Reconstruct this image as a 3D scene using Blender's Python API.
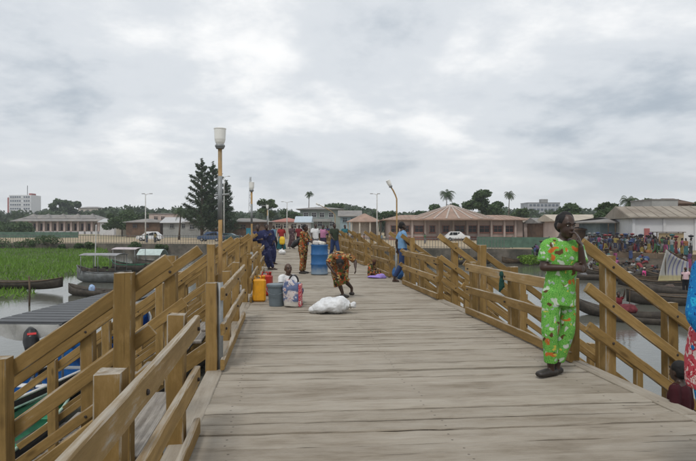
import bpy, bmesh, math, random
import numpy as np
from mathutils import Vector, Matrix, Euler, noise as mnoise

for o in list(bpy.data.objects):
    bpy.data.objects.remove(o, do_unlink=True)
S = bpy.context.scene
C = S.collection
R = math.radians
rnd = random.Random(7)
nrg = np.random.default_rng(11)

# ------------------------------------------------------------------ camera
EYE = 1.55
FPX = 540.0            # focal length in photo pixels (696 wide)
HX, HY = 348.0, 227.0  # image centre column, horizon row
cd = bpy.data.cameras.new('camera')
cam = bpy.data.objects.new('camera', cd)
C.objects.link(cam)
cam.location = (0, 0, EYE)
cam.rotation_euler = (R(90), 0, 0)
cd.sensor_width = 36.0
cd.lens = 36.0 * FPX / 696.0
cd.shift_y = -3.5 / 696.0
cd.clip_start = 0.05
cd.clip_end = 5000
S.camera = cam

# ------------------------------------------------------------------ world
W = bpy.data.worlds.new('World')
S.world = W
W.use_nodes = True
nt = W.node_tree
for n in list(nt.nodes):
    nt.nodes.remove(n)


def wn(t, **k):
    n = nt.nodes.new(t)
    for a, b in k.items():
        setattr(n, a, b)
    return n


def wl(a, b):
    nt.links.new(a, b)


def wmath(op, a, b=None, c=None):
    n = wn('ShaderNodeMath', operation=op)
    for i, v in enumerate((a, b, c)):
        if v is None:
            continue
        if isinstance(v, (int, float)):
            n.inputs[i].default_value = v
        else:
            wl(v, n.inputs[i])
    return n.outputs[0]


SUN_EL, SUN_AZ = R(58), R(200)
tc = wn('ShaderNodeTexCoord')
sep = wn('ShaderNodeSeparateXYZ')
wl(tc.outputs['Generated'], sep.inputs[0])
zc = wmath('ADD', wmath('MAXIMUM', sep.outputs[2], 0.0), 0.24)
comb = wn('ShaderNodeCombineXYZ')
wl(wmath('DIVIDE', sep.outputs[0], zc), comb.inputs[0])
wl(wmath('DIVIDE', sep.outputs[1], zc), comb.inputs[1])
comb.inputs[2].default_value = 12.4
nz1 = wn('ShaderNodeTexNoise')
nz1.inputs['Scale'].default_value = 1.25
nz1.inputs['Detail'].default_value = 7
nz1.inputs['Roughness'].default_value = 0.52
nz1.inputs['Distortion'].default_value = 0.35
wl(comb.outputs[0], nz1.inputs['Vector'])
nz2 = wn('ShaderNodeTexNoise')
nz2.inputs['Scale'].default_value = 4.2
nz2.inputs['Detail'].default_value = 5
nz2.inputs['Roughness'].default_value = 0.6
wl(comb.outputs[0], nz2.inputs['Vector'])
val = wmath('ADD', wmath('MULTIPLY', wmath('SUBTRACT', nz1.outputs['Fac'], 0.5), 2.3),
            wmath('MULTIPLY', wmath('SUBTRACT', nz2.outputs['Fac'], 0.5), 0.95))
# large cloud masses seen in the photograph: direction, sharpness, amount
for (px, py, k, a) in ((505, 60, 60, .12), (420, 118, 60, .14), (165, 70, 45, .20), (240, -8, 90, .24),
                       (575, -10, 60, .05), (350, 50, 34, -.24), (470, -5, 60, -.16), (640, 110, 40, -.30),
                       (30, 80, 45, -.20), (430, 170, 80, -.06), (120, 190, 60, .10), (690, 10, 60, -.1)):
    d = Vector(((px - HX) / FPX, 1, (HY - py) / FPX)).normalized()
    vm = wn('ShaderNodeVectorMath', operation='DOT_PRODUCT')
    wl(tc.outputs['Generated'], vm.inputs[0])
    vm.inputs[1].default_value = d
    e = wmath('EXPONENT', wmath('MULTIPLY', wmath('SUBTRACT', vm.outputs['Value'], 1.0), k))
    val = wmath('MULTIPLY_ADD', e, a, val)
ramp = wn('ShaderNodeValToRGB')
cr = ramp.color_ramp
cr.interpolation = 'EASE'
cr.elements[0].position = 0.0
cr.elements[0].color = (.465, .53, .60, 1)
cr.elements[1].position = 1.0
cr.elements[1].color = (1.12, 1.12, 1.11, 1)
e = cr.elements.new(0.5)
e.color = (.785, .823, .862, 1)
wl(wmath('ADD', wmath('MULTIPLY', val, 0.85), 0.50), ramp.inputs[0])
# even pale band low over the horizon
hz = wn('ShaderNodeMapRange')
wl(sep.outputs[2], hz.inputs[0])
hz.inputs[1].default_value = 0.0
hz.inputs[2].default_value = 0.16
hz.inputs[3].default_value = 0.85
hz.inputs[4].default_value = 0.0
mixh = wn('ShaderNodeMix', data_type='RGBA')
wl(hz.outputs[0], mixh.inputs[0])
wl(ramp.outputs[0], mixh.inputs[6])
mixh.inputs[7].default_value = (.86, .88, .90, 1)
sky = wn('ShaderNodeTexSky', sky_type='NISHITA')
sky.sun_disc = False
sky.sun_elevation = SUN_EL
sky.sun_rotation = SUN_AZ
sky.dust_density = 3.0
skym = wn('ShaderNodeMix', data_type='RGBA')
skym.blend_type = 'MULTIPLY'
skym.inputs[0].default_value = 1
wl(sky.outputs[0], skym.inputs[6])
skym.inputs[7].default_value = (.1, .1, .1, 1)
mixs = wn('ShaderNodeMix', data_type='RGBA')
mixs.inputs[0].default_value = 0.93        # closed cloud deck over the blue
wl(skym.outputs[2], mixs.inputs[6])
wl(mixh.outputs[2], mixs.inputs[7])
bg = wn('ShaderNodeBackground')
bg.inputs[1].default_value = 1.0
wl(mixs.outputs[2], bg.inputs[0])
out = wn('ShaderNodeOutputWorld')
wl(bg.outputs[0], out.inputs[0])

sd = bpy.data.lights.new('sun', 'SUN')
sd.energy = 1.35
sd.angle = R(11)
sd.color = (1, .97, .92)
sun = bpy.data.objects.new('sun', sd)
C.objects.link(sun)
sun.location = (0, -20, 40)
dv = Vector((math.sin(SUN_AZ) * math.cos(SUN_EL), math.cos(SUN_AZ) * math.cos(SUN_EL), math.sin(SUN_EL)))
sun.rotation_euler = dv.to_track_quat('Z', 'Y').to_euler()

S.view_settings.view_transform = 'Standard'
S.view_settings.look = 'None'
S.view_settings.gamma = 1
S.view_settings.exposure = 0.0
S.view_settings.use_curve_mapping = False


# ------------------------------------------------------------------ helpers
def P(px, py, d):
    """photo pixel at depth d -> world point"""
    return Vector(((px - HX) / FPX * d, d, EYE - (py - HY) / FPX * d))


def G(px, py, z=0.0):
    """photo pixel on the horizontal plane z"""
    d = (EYE - z) * FPX / (py - HY)
    return Vector(((px - HX) / FPX * d, d, z))


def tag(o, label, cat, group=None, kind=None):
    if label:
        o['label'] = label
    if cat:
        o['category'] = cat
    if group:
        o['group'] = group
    if kind:
        o['kind'] = kind
    return o


def thing(name, label, cat, loc=(0, 0, 0), rotz=0.0, group=None):
    o = bpy.data.objects.new(name, None)
    o.empty_display_size = .2
    C.objects.link(o)
    o.location = loc
    o.rotation_euler = (0, 0, rotz)
    return tag(o, label, cat, group)


def link(name, me, parent=None, loc=None, rot=None):
    o = bpy.data.objects.new(name, me)
    C.objects.link(o)
    if parent:
        o.parent = parent
    if loc is not None:
        o.location = loc
    if rot is not None:
        o.rotation_euler = rot
    return o


def mesh_of(bm, name, m=None, smooth=False):
    bmesh.ops.recalc_face_normals(bm, faces=bm.faces)
    me = bpy.data.meshes.new(name)
    bm.to_mesh(me)
    bm.free()
    if m is not None:
        me.materials.append(m)
    if smooth:
        me.polygons.foreach_set('use_smooth', [True] * len(me.polygons))
    return me


def obj(name, bm, m, parent=None, loc=None, rot=None, smooth=False):
    return link(name, mesh_of(bm, name, m, smooth), parent, loc, rot)


def add_box(bm, c, s, rot=None, bev=0.0):
    r = bmesh.ops.create_cube(bm, size=1)
    vs = r['verts']
    M = Matrix.Translation(Vector(c)) @ (rot.to_4x4() if rot else Matrix.Identity(4)) @ Matrix.Diagonal((*s, 1))
    bmesh.ops.transform(bm, matrix=M, verts=vs)
    if bev:
        es = list({e for v in vs for e in v.link_edges})
        bmesh.ops.bevel(bm, geom=es, offset=bev, segments=1, affect='EDGES')
    return vs


def box(name, c, s, m, parent=None, bev=0.0, rot=None):
    bm = bmesh.new()
    add_box(bm, (0, 0, 0), s, None, bev)
    return obj(name, bm, m, parent, c, rot)


_bc = {}


def sawn_mesh(name, L, w, h, m, edge=None, seed=0, jit=.003, seg=.16, ch=.008):
    """sawn timber along X: eight-sided section, slightly uneven, worn chamfers as a second material"""
    rg = random.Random(seed * 977 + int(L * 1000) + int(h * 1000))
    n_ = max(2, min(26, int(L / seg)))
    c = min(ch, w * .25, h * .25)
    bm = bmesh.new()
    rings = []
    b1, b2, ph = rg.uniform(-1, 1) * .003 * L, rg.uniform(-1, 1) * .003 * L, rg.uniform(0, 6)
    for k in range(n_ + 1):
        t = k / n_
        x = (t - .5) * L
        dy, dz = b1 * math.sin(math.pi * t), b2 * math.sin(math.pi * t)
        sec = ((-w / 2, -h / 2 + c), (-w / 2, h / 2 - c), (-w / 2 + c, h / 2), (w / 2 - c, h / 2), (w / 2, h / 2 - c), (w / 2, -h / 2 + c), (w / 2 - c, -h / 2), (-w / 2 + c, -h / 2))
        e = [rg.uniform(-jit, jit) for _ in range(8)]
        rings.append([bm.verts.new((x + (rg.uniform(-.006, .006) if k in (0, n_) else 0), y + dy + e[q] * .9, z + dz + e[(q + 3) % 8] * .9)) for q, (y, z) in enumerate(sec)])
    for a, b_ in zip(rings[:-1], rings[1:]):
        for q in range(8):
            f = bm.faces.new((a[q], a[(q + 1) % 8], b_[(q + 1) % 8], b_[q]))
            if edge and q in (1, 3, 5, 7):
                f.material_index = 1
    bm.faces.new(rings[0][::-1])
    bm.faces.new(rings[-1])
    me = mesh_of(bm, name, m)
    if edge:
        me.materials.append(edge)
    return me


def board(name, p, q, w, h, m, parent, up=(0, 0, 1), bev=.007):
    """a board from p to q, w across, h high"""
    p, q = Vector(p), Vector(q)
    L = (q - p).length
    edge = EDGE.get(m.name)
    var = rnd.randrange(4) if edge else 0
    key = (round(L, 2), round(w, 3), round(h, 3), m.name, bev, var)
    if key not in _bc:
        if edge:
            _bc[key] = sawn_mesh(name, L, w, h, m, edge, var)
        else:
            bm = bmesh.new()
            add_box(bm, (0, 0, 0), (L, w, h), None, min(bev, w * .3, h * .3))
            _bc[key] = mesh_of(bm, name, m)
    x = (q - p).normalized()
    z = Vector(up)
    z = z - x * z.dot(x)
    if z.length < 1e-3:
        z = Vector((0, 1, 0)) - x * x.y
    z.normalize()
    y = z.cross(x)
    M = Matrix((x, y, z)).transposed()
    return link(name, _bc[key], parent, (p + q) / 2, M.to_euler())


EDGE = {}


def add_loft(bm, secs, n=12, side=(1, 0, 0), rnd_ends=True, bow=None):
    """closed tube through (point, half width a, half depth b)"""
    ps = [Vector(s[0]) for s in secs]
    side = Vector(side)
    rings = []
    prev = None
    N = len(secs)
    full = []
    for i in range(N):
        t = (ps[min(i + 1, N - 1)] - ps[max(i - 1, 0)])
        if t.length < 1e-6:
            t = Vector((0, 0, 1))
        t.normalize()
        e1 = side - t * side.dot(t)
        if e1.length < .05:
            e1 = Vector((0, 1, 0)) - t * t.y
        e1.normalize()
        e2 = t.cross(e1)
        full.append((ps[i], secs[i][1], secs[i][2], t, e1, e2))
    if rnd_ends:
        p, a, b, t, e1, e2 = full[0]
        r = min(a, b)
        full.insert(0, (p - t * r * .75, a * .66, b * .66, t, e1, e2))
        p, a, b, t, e1, e2 = full[-1]
        r = min(a, b)
        full.append((p + t * r * .75, a * .66, b * .66, t, e1, e2))
    for (p, a, b, t, e1, e2) in full:
        rings.append([bm.verts.new(p + e1 * (a * math.cos(2 * math.pi * k / n)) + e2 * (b * math.sin(2 * math.pi * k / n)))
                      for k in range(n)])
    for r0, r1 in zip(rings[:-1], rings[1:]):
        for k in range(n):
            bm.faces.new((r0[k], r0[(k + 1) % n], r1[(k + 1) % n], r1[k]))
    bm.faces.new(rings[0][::-1])
    bm.faces.new(rings[-1])


def add_ell(bm, c, r, rot=None, u=14, v=10):
    k = bmesh.ops.create_uvsphere(bm, u_segments=u, v_segments=v, radius=1)
    M = Matrix.Translation(Vector(c)) @ (rot.to_4x4() if rot else Matrix.Identity(4)) @ Matrix.Diagonal((*r, 1))
    bmesh.ops.transform(bm, matrix=M, verts=k['verts'])


def add_lathe(bm, prof, n=20, c=(0, 0, 0), cap=True):
    c = Vector(c)
    rings = [[bm.verts.new(c + Vector((r * math.cos(2 * math.pi * k / n), r * math.sin(2 * math.pi * k / n), z)))
              for k in range(n)] for r, z in prof]
    for a, b in zip(rings[:-1], rings[1:]):
        for k in range(n):
            bm.faces.new((a[k], a[(k + 1) % n], b[(k + 1) % n], b[k]))
    if cap:
        bm.faces.new(rings[0][::-1])
        bm.faces.new(rings[-1])


def add_tube(bm, pts, r, n=8):
    add_loft(bm, [(p, r, r) for p in pts], n=n, rnd_ends=False)


TS = bpy.data.scenes.new('workbench')      # empty scene used only while shapes are joined


def remesh(bm, voxel, name, m, smooth=3, jitter=0.0, jscale=6.0, zs=1.0):
    bmesh.ops.recalc_face_normals(bm, faces=bm.faces)
    me = bpy.data.meshes.new('tmp')
    bm.to_mesh(me)
    bm.free()
    o = bpy.data.objects.new('tmp', me)
    TS.collection.objects.link(o)
    md = o.modifiers.new('r', 'REMESH')
    md.mode = 'VOXEL'
    md.voxel_size = voxel
    if smooth:
        ms = o.modifiers.new('s', 'SMOOTH')
        ms.factor = .5
        ms.iterations = smooth
    vl = TS.view_layers[0]
    vl.update()
    dg = vl.depsgraph
    r = bpy.data.meshes.new_from_object(o.evaluated_get(dg), depsgraph=dg)
    r.name = name
    bpy.data.objects.remove(o, do_unlink=True)
    bpy.data.meshes.remove(me)
    if jitter:
        nv = len(r.vertices)
        co = np.empty(nv * 3, np.float32)
        r.vertices.foreach_get('co', co)
        no = np.empty(nv * 3, np.float32)
        r.vertex_normals.foreach_get('vector', no)
        co, no = co.reshape(-1, 3), no.reshape(-1, 3)
        f = np.zeros(nv)
        rg = np.random.default_rng(5)
        for oc in range(3):                 # summed waves in random directions: cheap folds
            for q in range(4):
                d_ = rg.normal(size=3)
                d_ /= np.linalg.norm(d_)
                f += np.sin((co * np.array([1, 1, zs])) @ d_ * jscale * 2 ** oc * 1.3 + rg.uniform(0, 6.28)) / (2 ** oc * 2.2)
        co = co + no * (f * jitter * .7)[:, None]
        r.vertices.foreach_set('co', co.astype(np.float32).ravel())
    r.materials.clear()
    r.materials.append(m)
    r.polygons.foreach_set('use_smooth', [True] * len(r.polygons))
    return r


def quads_mesh(name, verts, nper, m, cols=None):
    """verts (N*nper,3) -> N separate polygons"""
    verts = np.asarray(verts, dtype=np.float32).reshape(-1, 3)
    N = len(verts) // nper
    me = bpy.data.meshes.new(name)
    me.vertices.add(len(verts))
    me.vertices.foreach_set('co', verts.ravel())
    me.loops.add(N * nper)
    me.loops.foreach_set('vertex_index', np.arange(N * nper, dtype=np.int32))
    me.polygons.add(N)
    me.polygons.foreach_set('loop_start', np.arange(0, N * nper, nper, dtype=np.int32))
    me.polygons.foreach_set('loop_total', np.full(N, nper, dtype=np.int32))
    me.update(calc_edges=True)
    me.materials.append(m)
    return me


def leaves(pts, size, up=0.3, aspect=.55):
    """random rhombic leaves at the points"""
    pts = np.asarray(pts, dtype=np.float64)
    n = len(pts)
    a = nrg.normal(size=(n, 3))
    a[:, 2] *= .7
    a /= np.linalg.norm(a, axis=1)[:, None] + 1e-9
    b = nrg.normal(size=(n, 3))
    b -= (b * a).sum(1)[:, None] * a
    b /= np.linalg.norm(b, axis=1)[:, None] + 1e-9
    s = (size * nrg.uniform(.6, 1.4, n))[:, None]
    v = np.stack([pts - a * s, pts + b * s * aspect, pts + a * s, pts - b * s * aspect], 1)
    return v.reshape(-1, 3)


# ------------------------------------------------------------------ materials
_m = {}


def new_mat(name):
    m = bpy.data.materials.new(name)
    m.use_nodes = True
    nt = m.node_tree
    b = nt.nodes['Principled BSDF']
    return m, nt, b


def N(nt, t, **k):
    n = nt.nodes.new(t)
    for a, b in k.items():
        if a in ('Scale', 'Detail', 'Roughness', 'Distortion', 'Randomness'):
            n.inputs[a].default_value = b
        else:
            setattr(n, a, b)
    return n


def mixc(nt, fac, a, b, blend='MIX'):
    n = nt.nodes.new('ShaderNodeMix')
    n.data_type = 'RGBA'
    n.blend_type = blend
    for i, v in ((0, fac), (6, a), (7, b)):
        if isinstance(v, (int, float)):
            n.inputs[i].default_value = v
        elif isinstance(v, tuple):
            n.inputs[i].default_value = v if len(v) == 4 else (*v, 1)
        else:
            nt.links.new(v, n.inputs[i])
    return n.outputs[2]


def mth(nt, op, a, b=None, c=None):
    n = nt.nodes.new('ShaderNodeMath')
    n.operation = op
    for i, v in enumerate((a, b, c)):
        if v is None:
            continue
        if isinstance(v, (int, float)):
            n.inputs[i].default_value = v
        else:
            nt.links.new(v, n.inputs[i])
    return n.outputs[0]


def rampf(nt, v, lo, hi, a=0.0, b=1.0):
    n = nt.nodes.new('ShaderNodeMapRange')
    nt.links.new(v, n.inputs[0])
    n.inputs[1].default_value = lo
    n.inputs[2].default_value = hi
    n.inputs[3].default_value = a
    n.inputs[4].default_value = b
    return n.outputs[0]


def coords(nt, scale=(1, 1, 1), kind='Object', rand=True):
    t = nt.nodes.new('ShaderNodeTexCoord')
    mp = nt.nodes.new('ShaderNodeMapping')
    nt.links.new(t.outputs[kind], mp.inputs[0])
    mp.inputs['Scale'].default_value = scale
    if rand:
        oi = nt.nodes.new('ShaderNodeObjectInfo')
        cx = nt.nodes.new('ShaderNodeCombineXYZ')
        for i in range(3):
            nt.links.new(mth(nt, 'MULTIPLY', oi.outputs['Random'], 37.0 + 11 * i), cx.inputs[i])
        nt.links.new(cx.outputs[0], mp.inputs['Location'])
    return mp.outputs[0]


def bump(nt, b, h, dist=.01, strength=.6):
    n = nt.nodes.new('ShaderNodeBump')
    n.inputs['Strength'].default_value = strength
    n.inputs['Distance'].default_value = dist
    nt.links.new(h, n.inputs['Height'])
    nt.links.new(n.outputs[0], b.inputs['Normal'])


def plain(name, col, rough=.7, var=.25, scale=4.0, metal=0.0, bmp=0.0, spec=.4, dirt=None):
    """one coloured surface with uneven tone"""
    if name in _m:
        return _m[name]
    m, nt, b = new_mat(name)
    v = coords(nt)
    n1 = N(nt, 'ShaderNodeTexNoise', Scale=scale, Detail=6, Roughness=.62)
    nt.links.new(v, n1.inputs['Vector'])
    f = rampf(nt, n1.outputs['Fac'], .28, .72)
    c = mixc(nt, f, tuple(x * (1 - var) for x in col), tuple(min(1, x * (1 + var)) for x in col))
    if dirt:
        n2 = N(nt, 'ShaderNodeTexNoise', Scale=scale * .45, Detail=8, Roughness=.7)
        nt.links.new(v, n2.inputs['Vector'])
        c = mixc(nt, rampf(nt, n2.outputs['Fac'], .48, .66, 0, .75), c, dirt)
    nt.links.new(c, b.inputs['Base Color'])
    b.inputs['Roughness'].default_value = rough
    b.inputs['Metallic'].default_value = metal
    b.inputs['Specular IOR Level'].default_value = spec
    if bmp:
        bump(nt, b, n1.outputs['Fac'], bmp, .7)
    _m[name] = m
    return m


def wood(name, base, worn, dark, top_wear=.9, grain=1.0, wear_lo=.60, rough=.72):
    """board with grain along its own X; bare grey wood shows where the paint has gone"""
    m, nt, b = new_mat(name)
    v = coords(nt, (1.2 * grain, 26 * grain, 26 * grain))
    g = N(nt, 'ShaderNodeTexNoise', Scale=1.0, Detail=7, Roughness=.65, Distortion=.4)
    nt.links.new(v, g.inputs['Vector'])
    v2 = coords(nt, (.75, 2.2, 2.2))
    p = N(nt, 'ShaderNodeTexNoise', Scale=2.4, Detail=9, Roughness=.72)
    nt.links.new(v2, p.inputs['Vector'])
    v3 = coords(nt, (2.2, 7, 7))
    kn = N(nt, 'ShaderNodeTexVoronoi', Scale=.9, Randomness=1.0)
    nt.links.new(v3, kn.inputs['Vector'])
    v4 = coords(nt, (.5, 55, 55))
    ck = N(nt, 'ShaderNodeTexNoise', Scale=1.0, Detail=3, Roughness=.5)
    nt.links.new(v4, ck.inputs['Vector'])
    oi = N(nt, 'ShaderNodeObjectInfo')
    hue = mixc(nt, oi.outputs['Random'], tuple(x * .72 for x in base), (min(1, base[0] * 1.22), base[1] * 1.25, base[2] * 1.45))
    c = mixc(nt, rampf(nt, g.outputs['Fac'], .32, .68), mixc(nt, .6, hue, dark), hue)
    c = mixc(nt, rampf(nt, p.outputs['Fac'], .52, .32, 0, .6), c, tuple(x * .42 for x in base))
    c = mixc(nt, rampf(nt, p.outputs['Fac'], .52, .70, 0, .45), c, (base[0] * 1.35, base[1] * 1.42, base[2] * 2.0))
    c = mixc(nt, rampf(nt, kn.outputs['Distance'], .16, .06, 0, .75), c, tuple(x * .6 for x in dark))
    c = mixc(nt, rampf(nt, ck.outputs['Fac'], .29, .24, 0, .8), c, tuple(x * .35 for x in dark))
    geo = N(nt, 'ShaderNodeNewGeometry')
    sp = N(nt, 'ShaderNodeSeparateXYZ')
    nt.links.new(geo.outputs['Normal'], sp.inputs[0])
    topf = rampf(nt, sp.outputs[2], .55, .85)
    chip = rampf(nt, mth(nt, 'ADD', mth(nt, 'MULTIPLY', p.outputs['Fac'], .7), mth(nt, 'MULTIPLY', g.outputs['Fac'], .3)),
                 wear_lo, wear_lo + .07, 0, .8)
    chip_top = rampf(nt, mth(nt, 'ADD', mth(nt, 'MULTIPLY', p.outputs['Fac'], .5), mth(nt, 'MULTIPLY', g.outputs['Fac'], .5)),
                     .36, .54, 0, 1)
    w = mth(nt, 'MAXIMUM', chip, mth(nt, 'MULTIPLY', mth(nt, 'MULTIPLY', topf, chip_top), top_wear))
    wc = mixc(nt, rampf(nt, g.outputs['Fac'], .35, .65), tuple(x * .5 for x in worn), worn)
    c = mixc(nt, w, c, wc)
    nt.links.new(c, b.inputs['Base Color'])
    b.inputs['Roughness'].default_value = rough
    b.inputs['Specular IOR Level'].default_value = .3
    bump(nt, b, mth(nt, 'ADD', g.outputs['Fac'], mth(nt, 'MULTIPLY', rampf(nt, ck.outputs['Fac'], .29, .24), -1.2)), .005, .8)
    return m


M_RAIL = wood('ochre_painted_timber', (.305, .19, .058), (.40, .36, .30), (.155, .086, .022), wear_lo=.60)
M_RAIL2 = wood('pale_ochre_timber', (.35, .23, .085), (.42, .38, .32), (.17, .10, .035), wear_lo=.56)
M_RAILE = wood('worn_ochre_edge', (.32, .205, .07), (.42, .38, .32), (.15, .09, .03), wear_lo=.50)
EDGE[M_RAIL.name] = M_RAILE
EDGE[M_RAIL2.name] = M_RAILE


def deck_mat():
    m, nt, b = new_mat('weathered_deck_timber')
    v = coords(nt, (1.7, 44, 44))
    g = N(nt, 'ShaderNodeTexNoise', Scale=1.0, Detail=8, Roughness=.68, Distortion=.5)
    nt.links.new(v, g.inputs['Vector'])
    v2 = coords(nt, (1.5, 6.5, 6.5))
    p = N(nt, 'ShaderNodeTexNoise', Scale=1.0, Detail=7, Roughness=.66)
    nt.links.new(v2, p.inputs['Vector'])
    v3 = coords(nt, (.7, 42, 42))
    k = N(nt, 'ShaderNodeTexNoise', Scale=1.0, Detail=3, Roughness=.5)
    nt.links.new(v3, k.inputs['Vector'])
    oi = N(nt, 'ShaderNodeObjectInfo')
    base = mixc(nt, oi.outputs['Random'], (.255, .215, .162), (.365, .32, .256))
    c = mixc(nt, rampf(nt, g.outputs['Fac'], .3, .7), mixc(nt, .45, base, (.12, .095, .07)), base)
    c = mixc(nt, rampf(nt, p.outputs['Fac'], .35, .72, 0, .55), c, (.43, .395, .34))
    c = mixc(nt, rampf(nt, p.outputs['Fac'], .46, .30, 0, .35), c, (.14, .115, .085))
    c = mixc(nt, rampf(nt, k.outputs['Fac'], .31, .275, 0, .9), c, (.05, .038, .028))
    # dirt that runs over several boards
    gp = N(nt, 'ShaderNodeNewGeometry')
    n4 = N(nt, 'ShaderNodeTexNoise', Scale=.9, Detail=8, Roughness=.68)
    nt.links.new(gp.outputs['Position'], n4.inputs['Vector'])
    c = mixc(nt, rampf(nt, n4.outputs['Fac'], .54, .70, 0, .4), c, (.135, .11, .082))
    c = mixc(nt, rampf(nt, n4.outputs['Fac'], .46, .34, 0, .35), c, (.37, .335, .285))
    # nail heads over the three bearers
    t_ = N(nt, 'ShaderNodeTexCoord')
    so = N(nt, 'ShaderNodeSeparateXYZ')
    nt.links.new(t_.outputs['Object'], so.inputs[0])
    yy = mth(nt, 'SUBTRACT', mth(nt, 'ABSOLUTE', so.outputs[1]), .055)
    nail = None
    for x0 in (-1.685, -.035, 1.665):
        xx = mth(nt, 'SUBTRACT', mth(nt, 'MULTIPLY_ADD', oi.outputs['Random'], .07, so.outputs[0]), x0)
        r2 = mth(nt, 'ADD', mth(nt, 'MULTIPLY', xx, xx), mth(nt, 'MULTIPLY', yy, yy))
        q_ = rampf(nt, r2, .00012, .00006)
        nail = q_ if nail is None else mth(nt, 'MAXIMUM', nail, q_)
    c = mixc(nt, mth(nt, 'MULTIPLY', nail, .6), c, (.035, .025, .02))
    nt.links.new(c, b.inputs['Base Color'])
    b.inputs['Roughness'].default_value = .78
    b.inputs['Specular IOR Level'].default_value = .25
    h = mth(nt, 'ADD', g.outputs['Fac'], mth(nt, 'MULTIPLY', rampf(nt, k.outputs['Fac'], .30, .24), -1.5))
    bump(nt, b, h, .007, .9)
    return m


M_DECK = deck_mat()
M_TREAD = wood('grey_tread_timber', (.27, .235, .19), (.38, .35, .31), (.1, .08, .06))
M_UNDER = plain('dark_wet_timber', (.09, .065, .04), .8, .4, 5, bmp=.01)
M_STEEL = plain('grey_galvanised_pole', (.22, .23, .23), .5, .25, 9, metal=.3)
M_BOLT = plain('rusty_bolt_iron', (.035, .025, .02), .6, .3, 20)
M_WHITE = plain('white_gloss_paint', (.72, .72, .70), .4, .08, 3, dirt=(.45, .43, .38))
M_BLACK = plain('black_plastic', (.012, .012, .013), .35, .3, 8)
M_SKIN = plain('dark_brown_skin', (.045, .022, .013), .45, .18, 7, spec=.5)
M_SKIN2 = plain('brown_skin', (.075, .038, .022), .45, .18, 7, spec=.5)
M_HAIR = plain('black_hair', (.008, .007, .007), .75, .3, 40, bmp=.01)
M_EYE = plain('eye_white', (.36, .33, .30), .3, .02)
M_LIP = plain('dark_lip', (.05, .02, .016), .4, .1)


def leaf_mat(name, col, var=.45, scale=.7):
    m, nt, b = new_mat(name)
    v = coords(nt, kind='Object')
    n1 = N(nt, 'ShaderNodeTexNoise', Scale=scale, Detail=4, Roughness=.7)
    nt.links.new(v, n1.inputs['Vector'])
    n2 = N(nt, 'ShaderNodeTexNoise', Scale=scale * 9, Detail=2, Roughness=.6)
    nt.links.new(v, n2.inputs['Vector'])
    oi = N(nt, 'ShaderNodeObjectInfo')
    f = mth(nt, 'ADD', mth(nt, 'MULTIPLY', n1.outputs['Fac'], .6), mth(nt, 'MULTIPLY', n2.outputs['Fac'], .4))
    c = mixc(nt, rampf(nt, f, .34, .66), tuple(x * (1 - var) for x in col), tuple(x * (1 + var) for x in col))
    c = mixc(nt, mth(nt, 'MULTIPLY', oi.outputs['Random'], .35), c, (col[0] * 1.5, col[1] * 1.1, col[2] * .8))
    nt.links.new(c, b.inputs['Base Color'])
    b.inputs['Roughness'].default_value = .6
    b.inputs['Specular IOR Level'].default_value = .25
    tr = N(nt, 'ShaderNodeBsdfTranslucent')
    nt.links.new(c, tr.inputs[0])
    mx = N(nt, 'ShaderNodeMixShader')
    mx.inputs[0].default_value = .25
    nt.links.new(b.outputs[0], mx.inputs[1])
    nt.links.new(tr.outputs[0], mx.inputs[2])
    nt.links.new(mx.outputs[0], nt.nodes['Material Output'].inputs[0])
    return m


M_LEAF = leaf_mat('broad_leaf_green', (.062, .105, .040))
M_LEAFD = leaf_mat('dark_needle_green', (.055, .088, .050))
M_PALM = leaf_mat('palm_leaf_green', (.06, .095, .042))
M_WOODS = leaf_mat('distant_foliage', (.055, .088, .048), .45, .09)
M_GRASS = leaf_mat('marsh_grass_green', (.125, .24, .032), .45, .16)
M_TRUNK = plain('grey_brown_bark', (.10, .075, .055), .85, .35, 6, bmp=.02)

# ------------------------------------------------------------------ pier frame
PA = math.atan(.123)                     # pier runs away slightly to the left
PO = Vector((-.62, 0, 0))
PW = 3.87                                # clear deck width


def PL(s, t, z=0.0):
    return Vector((PO.x + t * math.cos(PA) - s * math.sin(PA), PO.y + t * math.sin(PA) + s * math.cos(PA), z))


WZ = -2.45                               # water level
LZ = -1.0                                # land level

# ------------------------------------------------------------------ setting: water, land, marsh
def water_mat():
    m, nt, b = new_mat('lagoon_water')
    v = coords(nt, (1, 1, 1), rand=False)
    n1 = N(nt, 'ShaderNodeTexNoise', Scale=1.1, Detail=5, Roughness=.6)
    nt.links.new(v, n1.inputs['Vector'])
    v2 = coords(nt, (1, 2.2, 1), rand=False)
    n2 = N(nt, 'ShaderNodeTexNoise', Scale=3.2, Detail=4, Roughness=.6)
    nt.links.new(v2, n2.inputs['Vector'])
    b.inputs['Base Color'].default_value = (.12, .12, .10, 1)
    b.inputs['Roughness'].default_value = .06
    b.inputs['IOR'].default_value = 1.45
    b.inputs['Specular IOR Level'].default_value = .6
    h = mth(nt, 'ADD', n1.outputs['Fac'], mth(nt, 'MULTIPLY', n2.outputs['Fac'], .5))
    bump(nt, b, h, .02, .5)
    return m


bm = bmesh.new()
vs = [bm.verts.new(p) for p in ((-400, -60, WZ), (400, -60, WZ), (400, 140, WZ), (-400, 140, WZ))]
bm.faces.new(vs)
tag(obj('water', bm, water_mat()), None, None, kind='structure')


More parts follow.
